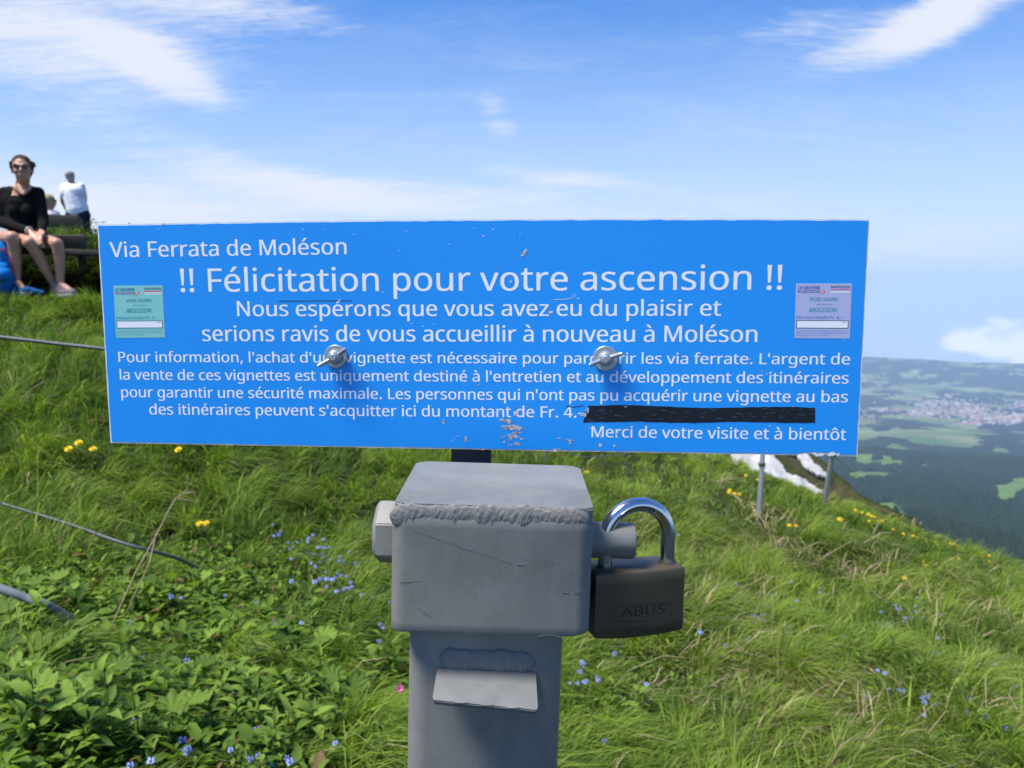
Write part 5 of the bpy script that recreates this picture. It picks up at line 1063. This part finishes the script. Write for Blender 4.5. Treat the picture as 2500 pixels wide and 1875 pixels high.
# right handed: x right, y away, z up
PM = Matrix((PX, -PN, Vector((0, 0, 1)))).transposed().to_4x4() @ Matrix.Rotation(R(1.75), 4, 'Y'); PM.translation = ctrp
PMi = PM.inverted()
def pp(px, py, yl=0.0):
    d = PMi.to_3x3() @ Vector(tuple(ray(px, py))); o_ = PMi @ Vector((0, 0, EYE)); t = (yl - o_.y) / d.y; return Vector((o_.x + d.x * t, yl, o_.z + d.z * t))
bl_, br2 = pp(946, 1543), pp(1446, 1560); tl_, tr_ = pp(956, 1262), pp(1446, 1275)
xl, xr = (bl_.x + tl_.x) / 2, (br2.x + tr_.x) / 2; zb = (bl_.z + br2.z) / 2; zt = (tl_.z + tr_.z) / 2; BW = xr - xl; cxl = (xl + xr) / 2; DP = .098
postm = M('x')
gpost = (PM @ Vector((cxl, DP / 2, 0))); gz = float(hgt(gpost.x, gpost.y)) - .05; zg = gz - PM.translation.z
post_e = empty('donation_post', mat=PM, label='grey painted steel post with welded box head holding up the blue sign', cat='post')
def rbox(bm, x0, x1, y0, y1, z0, z1, r, seg=5, er=.0):
    pts = []
    for (cx_, cy_, a0) in ((x1 - r, y1 - r, 0), (x0 + r, y1 - r, 90), (x0 + r, y0 + r, 180), (x1 - r, y0 + r, 270)):
        for k in range(seg + 1): a = R(a0 + 90 * k / seg); pts.append((cx_ + r * math.cos(a), cy_ + r * math.sin(a)))
    mx_, my_ = (x0 + x1) / 2, (y0 + y1) / 2; lv = [(z0, er), (z0 + er * .3, er * .3), (z0 + er, 0)] if er else [(z0, 0)]
    nz = 14; lv += [(z0 + er + (z1 - z0 - 2 * er) * i / nz, 0) for i in range(1, nz + 1)]
    if er: lv += [(z1 - er * .3, er * .3), (z1, er)]
    rings = [[bm.verts.new((x + (-1 if x > mx_ else 1) * i_, y + (-1 if y > my_ else 1) * i_, z)) for x, y in pts] for z, i_ in lv]; n = len(pts)
    for a in range(len(rings) - 1):
        for k in range(n): bm.faces.new((rings[a][k], rings[a][(k + 1) % n], rings[a + 1][(k + 1) % n], rings[a + 1][k]))
    bm.faces.new(rings[0][::-1]); bm.faces.new(rings[-1])
bm = bmesh.new(); rbox(bm, xl, xr, 0, DP, zb, zt, .0078, 6, .0012); 
for v in bm.verts:  # slightly uneven lower rim
    if v.co.z < zb + .002: v.co.z += .0006 * math.sin(v.co.x * 160) + .0004 * random.random()
bm_obj('box_head', bm, paint.m, post_e, angle=40)
# cap plate: sits on the box, back edge as in the photo
ct_l, ct_r = pp(958, 1228, .002), pp(1446, 1241, .002); zc_ = (ct_l.z + ct_r.z) / 2
bm = bmesh.new(); pts = []; x0, x1, y0, y1, r = xl + .0015, xr - .0005, .0018, DP - .001, .007
for (cx_, cy_, a0) in ((x1 - r, y1 - r, 0), (x0 + r, y1 - r, 90), (x0 + r * .5, y0 + r * .5, 180), (x1 - r * .5, y0 + r * .5, 270)):
    rr_ = r if cy_ > DP / 2 else r * .5
    for k in range(6): a = R(a0 + 18 * k); pts.append((cx_ + rr_ * math.cos(a), cy_ + rr_ * math.sin(a)))
prism(bm, pts, zt - .003, zc_); bmesh.ops.bevel(bm, geom=[e_ for e_ in bm.edges if all(v.co.z > zc_ - 1e-5 for v in e_.verts)], offset=.0009, segments=3, affect='EDGES')
capp = bm_obj('cap_plate', bm, paint.m, post_e, angle=40)
def weld(a, b, r, name, nlob, par, flat=.62, seed=0):
    """a bead of overlapping crescents from a to b"""
    rr = random.Random(seed); a, b = Vector(a), Vector(b); d = b - a; L_ = d.length; t = d.normalized(); nrm = Vector((0, -1, 0)); side = t.cross(nrm).normalized(); n = 640; m = 26; bm = bmesh.new(); rings = []
    ph = 0; steps = []
    for i in range(n + 1):
        u = i / n; per = nlob * (1 + .25 * math.sin(u * 9 + seed)); f_ = (u * nlob + .25 * math.sin(u * 17 + seed)) % 1.0
        big_ = 1 + .22 * mnoise.noise(Vector((u * 7, seed, 0))) + .10 * mnoise.noise(Vector((u * 23, seed, 4))); endt = min(1, (min(u, 1 - u) * L_ / (r * .9)) ** .5 if min(u, 1 - u) > 0 else .02)
        R_ = r * big_ * max(endt, .05); ring = []
        for k in range(m + 1):
            an = math.pi * k / m; us = u + (r / L_) * (.95 + .4 * mnoise.noise(Vector((u * 5, 3, seed)))) * math.sin(an) * (1 + .25 * math.cos(an))
            ph_ = us * nlob + .35 * mnoise.noise(Vector((us * 11, seed, 2))); f2 = ph_ % 1.0
            amp_ = .5 + .9 * abs(mnoise.noise(Vector((us * 14, k * .12, seed + 5))))
            ridge = 1 - .13 * amp_ * f2 + .06 * amp_ * math.sin(ph_ * 6.283 * 3) * .6
            wob = .10 * mnoise.noise(Vector((u * 40, k * .4, seed))) + .05 * mnoise.noise(Vector((u * 110, k * .9, seed)))
            ring.append(bm.verts.new(a + d * u + side * R_ * math.cos(an) * (1 + wob * .8 + .05 * (f2 - .5)) + nrm * R_ * flat * math.sin(an) * (ridge + wob)))
        rings.append(ring)
    for i in range(n):
        for k in range(m): bm.faces.new((rings[i][k], rings[i][k + 1], rings[i + 1][k + 1], rings[i + 1][k]))
    return bm_obj(name, bm, weldm.m, par)
wz = (pp(0, 0, 0), )
wa, wb = pp(944, 1263, 0), pp(1447, 1274, 0)
weld(wa + Vector((.001, .0022, 0)), wb + Vector((-.001, .0022, 0)), .0066, 'weld_bead', 30, post_e, .34, 3)
weld(Vector((xl - .0002, .004, wa.z)), Vector((xl - .0002, DP - .006, wa.z)), .0045, 'side_weld', 20, post_e, .3, 8) if False else None
# lower square tube
pl_, pr_ = pp(993.5, 1600, .010), pp(1375, 1600, .010)
bm = bmesh.new(); rbox(bm, pl_.x, pr_.x, .010, .010 + (pr_.x - pl_.x), zg, zb + .004, .0105, 8); bm_obj('square_tube', bm, paint.m, post_e, angle=40)
# tab with weld
TLt, TRt = pp(1068, 1629, .0095), pp(1308, 1641, .0095); q1, q2 = pp(1055, 1710, -.012), pp(1313.6, 1735, -.012)
tabm = M('worn steel tab', rough=.42, metal=.3); c = tabm.coord(); tabm.base(tabm.mix(tabm.ramp(tabm.noise(c, 60, 6, .65), [(.3, 0), (.7, 1)]), (.17, .175, .175), (.235, .24, .235))); tabm.bump(tabm.noise(c, 200, 5), .15, .0004)
bm = bmesh.new(); dn = Vector((0, .0012, -.0026)); rows_ = []
f8 = []
for t in [0, .12, .3, .5, .7, .85, .94, .98, 1.0]:
    ring = []
    shr = 0 if t < .9 else (.0016 * ((t - .9) / .1) ** 2)
    for i in range(13):
        s = i / 12; a = TLt.lerp(TRt, s); b = q1.lerp(q2, s); xo = shr * (1 if s < .5 else -1) * (1 if s in (0, 1) else 0); p = a.lerp(b, t); p.y -= .0018 * math.sin(t * math.pi); ring.append(p + Vector((xo, 0, .00012 * math.sin(i * 2.1) if t > .9 else 0)))
    f8.append(ring)
T0 = [[bm.verts.new(p) for p in r_] for r_ in f8]; B0 = [[bm.verts.new(p + dn) for p in r_] for r_ in f8]; nr = len(T0)
for i in range(nr - 1):
    for k in range(12): bm.faces.new((T0[i][k], T0[i][k + 1], T0[i + 1][k + 1], T0[i + 1][k])); bm.faces.new((B0[i][k], B0[i + 1][k], B0[i + 1][k + 1], B0[i][k + 1]))
    bm.faces.new((T0[i][0], T0[i + 1][0], B0[i + 1][0], B0[i][0])); bm.faces.new((T0[i][12], B0[i][12], B0[i + 1][12], T0[i + 1][12]))
for k in range(12): bm.faces.new((T0[-1][k], T0[-1][k + 1], B0[-1][k + 1], B0[-1][k])); bm.faces.new((T0[0][k], B0[0][k], B0[0][k + 1], T0[0][k + 1]))
bmesh.ops.bevel(bm, geom=[e_ for e_ in bm.edges if e_.verts[0] in T0[-1] and e_.verts[1] in T0[-1]], offset=.0006, segments=2, affect='EDGES')
tab = bm_obj('lip_tab', bm, tabm.m, post_e, angle=45)
weld(pp(1072, 1607, .0098), pp(1307, 1618, .0098),   .0056, 'tab_weld', 13, post_e, .38, 5)
# bolt through the box: hex head left, pin right
zpin = pp(1500, 1330, DP / 2).z; ypin = DP / 2
hexm = paint.m
bm = bmesh.new(); hh0 = pp(1, 1239, ypin); hx = (pp(1500, 1239, ypin).z - pp(1500, 1391, ypin).z) / 2; zc2 = (pp(1500, 1239, ypin).z + pp(1500, 1391, ypin).z) / 2
hl = pp(909, 1315, ypin - hx * .6).x
rg = []
for x_, s_ in ((hl, .80), (hl + .0016, .96), (hl + .0030, 1.0), (xl + .0005, 1.0)):
    rg.append([bm.verts.new((x_, ypin + hx * s_ * math.cos(R(90 + 60 * k)), zc2 + hx * s_ * math.sin(R(90 + 60 * k)))) for k in range(6)])
for i in range(3):
    for k in range(6): bm.faces.new((rg[i][k], rg[i][(k + 1) % 6], rg[i + 1][(k + 1) % 6], rg[i + 1][k]))
bm.faces.new(rg[0][::-1]); bm.faces.new(rg[-1]); bmesh.ops.bevel(bm, geom=list(bm.edges), offset=.0006, segments=2, affect='EDGES'); bm_obj('bolt_head', bm, hexm, post_e, angle=35)
rp = (pp(1500, 1287, ypin - .008).z - pp(1500, 1373, ypin - .008).z) / 2; zp = (pp(1500, 1287, ypin - .008).z + pp(1500, 1373, ypin - .008).z) / 2; xe = pp(1548, 1330, ypin).x
bm = bmesh.new(); tube(bm, [(xr - .004, ypin, zp), (xe - .0012, ypin, zp), (xe - .0003, ypin, zp), (xe, ypin, zp)], [rp, rp, rp * .96, rp * .90], 40); bm_obj('locking_pin', bm, paint.m, post_e, angle=30)
# bracket bar that carries the sign (behind it) 
zs = pp(1150, 1128, DP + .0).z
brk = M('dark bracket steel', (.035, .038, .042), .6, .3); c = brk.coord(); brk.base(brk.mix(brk.noise(c, 80, 5), (.03, .033, .036), (.07, .072, .078)))
bcx = (pp(1099, 1115, DP + .004).x + pp(1196, 1115, DP + .004).x) / 2; bwd = pp(1196, 1115, DP + .004).x - pp(1099, 1115, DP + .004).x
(bx0, by0), (bx1, _) = sp(1099, 1112), sp(1196, 1114)
bm = bmesh.new(); box(bm, ((bx0 + bx1) / 2, (SH * .7 - .06) / 2, -th - .004), (bx1 - bx0, SH * .7 + .06, .006), None, .0008)
for v in bm.verts: v.co = PMi @ (SM @ v.co)
bm_obj('bracket', bm, brk.m, post_e, angle=35)
foot = PMi @ (SM @ Vector(((bx0 + bx1) / 2, -.052, -th - .004))); bm = bmesh.new(); box(bm, ((foot.x), (foot.y + DP) / 2, foot.z), (bx1 - bx0, foot.y - DP + .006, .008), None, .0008); bm_obj('bracket_foot', bm, brk.m, post_e, angle=35)
wl, wr_ = PMi @ (SM @ Vector((*sp(800, 870), -.006))), PMi @ (SM @ Vector((*sp(1500, 874), -.006)))
bm = bmesh.new(); mid_ = (wl + wr_) / 2; v_ = (wr_ - wl); ang_ = math.atan2(v_.y, v_.x); box(bm, mid_ + Vector((0, .012, 0)), (v_.length, .005, .03), Matrix.Rotation(ang_, 3, 'Z'), .0008); bm_obj('crossbar', bm, brk.m, post_e, angle=35)
# scratches on the box
scr = M('scratched paint', (.24, .25, .255), .5); scd = M('dark scratch', (.085, .088, .09), .6)
def box_scratch(pts, wpx, m_, yl=-.00012):
    bm = bmesh.new(); n = len(pts); prev = None
    for i in range(n - 1):
        a, b = pp(*pts[i], yl), pp(*pts[i + 1], yl); d = (b - a).normalized(); s_ = Vector((-d.z, 0, d.x)) * wpx * D0 / F * .5
        bm.faces.new([bm.verts.new(p) for p in (a - s_, b - s_, b + s_, a + s_)])
    bm_obj('scratch', bm, m_.m, post_e, smooth=False)
box_scratch([(1007, 1297), (1040, 1307), (1085, 1323), (1120, 1335), (1160, 1348), (1205, 1362), (1250, 1378)], .8, scd)
box_scratch([(1120, 1333), (1150, 1343)], 1.6, scr); box_scratch([(975, 1421), (1000, 1419), (1029, 1416.5)], 2.2, scr); box_scratch([(975, 1423.5), (1005, 1421)], 1.6, scd)
box_scratch([(1265, 1377), (1278, 1378), (1287, 1374)], 2.2, scr); box_scratch([(1262, 1380), (1280, 1382)], 1.6, scd); box_scratch([(1356, 1372), (1366, 1372)], 2.4, scr); box_scratch([(1372, 1448), (1388, 1450)], 3, scd); box_scratch([(1402, 1450), (1420, 1444)], 3, scd); box_scratch([(1375, 1446), (1386, 1447)], 1.4, scr); box_scratch([(1406, 1447), (1418, 1441)], 1.4, scr)
box_scratch([(1020, 1485), (1045, 1503), (1055, 1510)], .9, scd); box_scratch([(1312, 1553), (1345, 1549), (1372, 1556)], 1.6, scr)
box_scratch([(1018, 1633), (1032, 1633)], 3, scr, .0098); box_scratch([(1152, 1856), (1160, 1846)], 2, scr, .0098)

# ================================================================== PADLOCK
LY = R(15.5); lx = Vector((math.cos(LY), math.sin(LY), 0)); 
cps = PM @ Vector((0, ypin, zp)); 
Dl = .4475
lo = cam2w(np.array([(1561 - CX) / F, -(1470 - CY) / F, 1]) * Dl) + Vector((0, 0, EYE))
roll = R(1.0); LM = Matrix((lx, Vector((-lx.y, lx.x, 0)), Vector((0, 0, 1)))).transposed().to_4x4() @ Matrix.Rotation(roll, 4, 'Y'); LM.translation = lo; LMi = LM.inverted()
def lp(px, py, yl=0.0):
    d = LMi.to_3x3() @ Vector(tuple(ray(px, py))); o_ = LMi @ Vector((0, 0, EYE)); t = (yl - o_.y) / d.y; return Vector((o_.x + d.x * t, yl, o_.z + d.z * t))
lock = empty('padlock', mat=LM, label='dark brass padlock with chrome shackle hanging on the pin of the box', cat='padlock')
brass = M('tarnished brass', rough=.45, metal=.4); c = brass.coord((1, 1, 12)); brass.base(brass.mix(brass.noise(c, 40, 6, .65), (.072, .057, .034), (.115, .092, .058))); brass.bump(brass.noise(c, 90, 6), .25, .0003)
a_, b_ = lp(1449, 1395), lp(1667, 1385); c_, d_2 = lp(1458, 1562), lp(1671, 1541)
x0, x1 = (a_.x + c_.x) / 2, (b_.x + d_2.x) / 2; z1 = (a_.z + b_.z) / 2 - .0008; z0 = (c_.z + d_2.z) / 2; TH = .0215
bm = bmesh.new(); pts = [(x, z) for x, z in ((x0, z1), (x0 - .0003, z0 + .004), (x0 + .0012, z0 + .0012), (x0 + .004, z0 - .0002), ((x0 + x1) / 2, z0 - .0010), (x1 - .003, z0 - .0002), (x1 - .0003, z0 + .0012), (x1, z0 + .004), (x1, z1))]
# body cross-section slightly bowed front/back
prof = [(0.0, .0), (.0012, -.0012), (.004, -.0018)]
sec = []
for k in range(17):
    s = k / 16; sec.append((s, -.0016 * math.sin(math.pi * s)))
fv = [[bm.verts.new((x0 + (x1 - x0) * s, y_, z)) for s, y_ in sec] for z in (z1, z0 + .004)]
bm.free(); bm = bmesh.new()
outl = [(x0 + (x1 - x0) * s, y_) for s, y_ in sec] + [(x0 + (x1 - x0) * s, TH - y_) for s, y_ in sec[::-1]]
lv = [(z0, .0022), (z0 + .0006, .0008), (z0 + .0018, 0)] + [(z0 + .0018 + (z1 - z0 - .003) * i / 6, 0) for i in range(1, 7)] + [(z1 - .0004, .0004), (z1, .0011)]
rg = []
for z, ins in lv:
    rg.append([bm.verts.new((x + (ins if x < (x0 + x1) / 2 else -ins) * (1 if abs(x - (x0 + x1) / 2) > (x1 - x0) * .42 else 0), y + (ins if y < TH / 2 else -ins), z - (.0009 * (1 - (2 * (x - x0) / (x1 - x0) - 1) ** 2) if z < z0 + .003 else 0))) for x, y in outl])
n = len(outl)
for i in range(len(rg) - 1):
    for k in range(n): bm.faces.new((rg[i][k], rg[i][(k + 1) % n], rg[i + 1][(k + 1) % n], rg[i + 1][k]))
bm.faces.new(rg[0][::-1]); bm.faces.new(rg[-1]); bm_obj('lock_body', bm, brass.m, lock, angle=40)
chrome = M('chrome', (.66, .66, .66), .15, 1.0)
xs1 = (lp(1631, 1300, TH / 2).x); rs = .0040; zt_ = lp(1550, 1215, TH / 2).z; xs0 = xs1 - (.0372)
cxs = (xs0 + xs1) / 2; Rr = (xs1 - xs0) / 2; zcs = zt_ - rs - Rr; pts = [(xs0, TH / 2, z1 - .004)] + [(xs0, TH / 2, z1 + (zcs - z1) * t) for t in (0, .5, .9)] + [(cxs - Rr * math.cos(math.pi * k / 28), TH / 2, zcs + Rr * math.sin(math.pi * k / 28)) for k in range(29)] + [(xs1, TH / 2, z1 + (zcs - z1) * t) for t in (.9, .5, 0)] + [(xs1, TH / 2, z1 - .004)]
bm = bmesh.new(); tube(bm, pts, rs, 28); shk = bm_obj('shackle', bm, chrome.m, lock)
bm = bmesh.new()
for xx in (xs0, xs1): bm = bmesh.new(); tube(bm, [(xx, TH / 2, z1 - .001), (xx, TH / 2, z1 + .0006)], [.0053, .0049], 24); bm_obj('shackle_collar', bm, brass.m, lock, angle=40)

# engraving: recessed look through slightly proud darker strokes
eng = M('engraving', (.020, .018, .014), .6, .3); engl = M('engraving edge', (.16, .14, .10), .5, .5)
def bow(x): s = (x - x0) / (x1 - x0); return -.0016 * math.sin(math.pi * max(0, min(1, s)))
def eng_text(t, px0, py0, px1, py1, cap, mat, bold, off=0.0, name='engraving'):
    a, b = lp(px0, py0), lp(px1, py1); o = letter(t, (a.x, a.z), (b.x, b.z), cap * Dl / F, mat, lock, z=0, bold=bold, name=name, res=2)
    me = o.data; v = np.empty(len(me.vertices) * 3); me.vertices.foreach_get('co', v); v = v.reshape(-1, 3); q_ = v.copy(); q_[:, 0] = v[:, 0] + off * .00018; q_[:, 2] = v[:, 1] - off * .00018; q_[:, 1] = [bow(x) - .00012 + off * .00006 for x in v[:, 0]]; me.vertices.foreach_set('co', q_.ravel()); me.update()
    return o
def eng_curve(pts, wpx, mat, off=0.0, name='engraved_oval'):
    Q = [lp(*p) for p in pts]; hw = wpx * Dl / F / 2; bm = bmesh.new(); n = len(Q); L1, L2 = [], []
    for i in range(n):
        t = (Q[min(i + 1, n - 1)] - Q[max(i - 1, 0)]).normalized() if not (Q[0] - Q[-1]).length < 1e-6 else (Q[(i + 1) % (n - 1)] - Q[(i - 1) % (n - 1)]).normalized()
        s_ = Vector((-t.z, 0, t.x)); p = Q[i] + Vector((off * .00018, 0, -off * .00018)); 
        L1.append(bm.verts.new((p.x + s_.x * hw, bow(p.x) - .00012 + off * .00006, p.z + s_.z * hw))); L2.append(bm.verts.new((p.x - s_.x * hw, bow(p.x) - .00012 + off * .00006, p.z - s_.z * hw)))
    for i in range(n - 1): bm.faces.new((L1[i], L1[i + 1], L2[i + 1], L2[i]))
    bm_obj(name, bm, mat, lock, smooth=False)
oval = []
for k in range(49):
    a = 2 * math.pi * k / 48; ca, sa = math.cos(a), math.sin(a); oval.append((1567 + 73 * math.copysign(abs(ca) ** .55, ca), 1493 - 3.5 * ca * 2.2 - 21 * math.copysign(abs(sa) ** .7, sa)))
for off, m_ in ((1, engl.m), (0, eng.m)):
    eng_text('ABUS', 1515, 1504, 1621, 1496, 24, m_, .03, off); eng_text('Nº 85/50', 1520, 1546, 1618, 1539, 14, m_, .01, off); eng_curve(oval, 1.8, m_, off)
# HARDENED on the shackle arc (follows the bend on the front side)
pad = M('shackle stamp', (.10, .11, .12), .4, .8); stamp = M('stamp letters', (.62, .65, .68), .3, .9)
def arc_pt(ang, rr, lift):   # angle from left (0) over top (pi/2) to right; rr = offset from tube centre line in plane
    y_ = TH / 2 - math.sqrt(max(rs * rs - rr * rr, 1e-12)) - lift; return Vector((cxs - (Rr + rr) * math.cos(ang), y_, zcs + (Rr + rr) * math.sin(ang)))
a0, a1 = R(46), R(120)
bm = bmesh.new(); L_ = []
for k in range(31):
    ang = a0 + (a1 - a0) * k / 30; e_ = math.sqrt(max(0, 1 - max(0, abs(k - 15) - 12) ** 2 / 9.5)); L_.append([bm.verts.new(arc_pt(ang, -.0013 + q_ * .00145 * e_, .00005)) for q_ in (-1, -.5, 0, .5, 1)])
for k in range(30):
    for j in range(4): bm.faces.new((L_[k][j], L_[k][j + 1], L_[k + 1][j + 1], L_[k + 1][j]))
bm_obj('stamp_field', bm, pad.m, shk)
me = text_mesh('HARDENED', .02, 0, 2); v = np.empty(len(me.vertices) * 3); me.vertices.foreach_get('co', v); v = v.reshape(-1, 3); xx0, xx1 = v[:, 0].min(), v[:, 0].max(); q_ = []
for x, y, z in v: q_.append(tuple(arc_pt(a0 + .09 + (a1 - a0 - .18) * (x - xx0) / (xx1 - xx0), -.0023 + .0020 * y / .73, .00014)))
me.vertices.foreach_set('co', np.array(q_).ravel()); me.materials.clear(); me.materials.append(stamp.m); me.update(); o = bpy.data.objects.new('lettering', me); COL.objects.link(o); o.parent = shk
bm = bmesh.new()
ol = [(a0 + (a1 - a0) * k / 30, -.0013 + .0015 * math.sqrt(max(0, 1 - max(0, abs(k - 15) - 12) ** 2 / 9.5))) for k in range(31)] + [(a0 + (a1 - a0) * k / 30, -.0013 - .0015 * math.sqrt(max(0, 1 - max(0, abs(k - 15) - 12) ** 2 / 9.5))) for k in range(30, -1, -1)]
ol.append(ol[0]); tube(bm, [arc_pt(a, r_, .00008) for a, r_ in ol], .00014, 5, False); bm_obj('stamp_rim', bm, stamp.m, shk)

# ================================================================== HAZE
hzm = bpy.data.materials.new('haze air'); hzm.use_nodes = True; t_ = hzm.node_tree; t_.nodes.remove(t_.nodes['Principled BSDF'])
pv = t_.nodes.new('ShaderNodeVolumePrincipled'); pv.inputs['Color'].default_value = (.55, .75, 1.0, 1); pv.inputs['Density'].default_value = 6.8e-5; pv.inputs['Anisotropy'].default_value = 0.0
t_.links.new(pv.outputs[0], t_.nodes['Material Output'].inputs['Volume'])
zmin = float(FZZ.min()) - 40; bm = bmesh.new(); box(bm, (0, 0, (zmin + 160) / 2), (32000, 32000, 160 - zmin)); o = bm_obj('haze', bm, hzm, smooth=False); tag(o, 'thin blue haze hanging over the valley and hills', 'haze', kind='stuff')
for ob in list(bpy.data.objects):
    if ob.name == 'x': pass
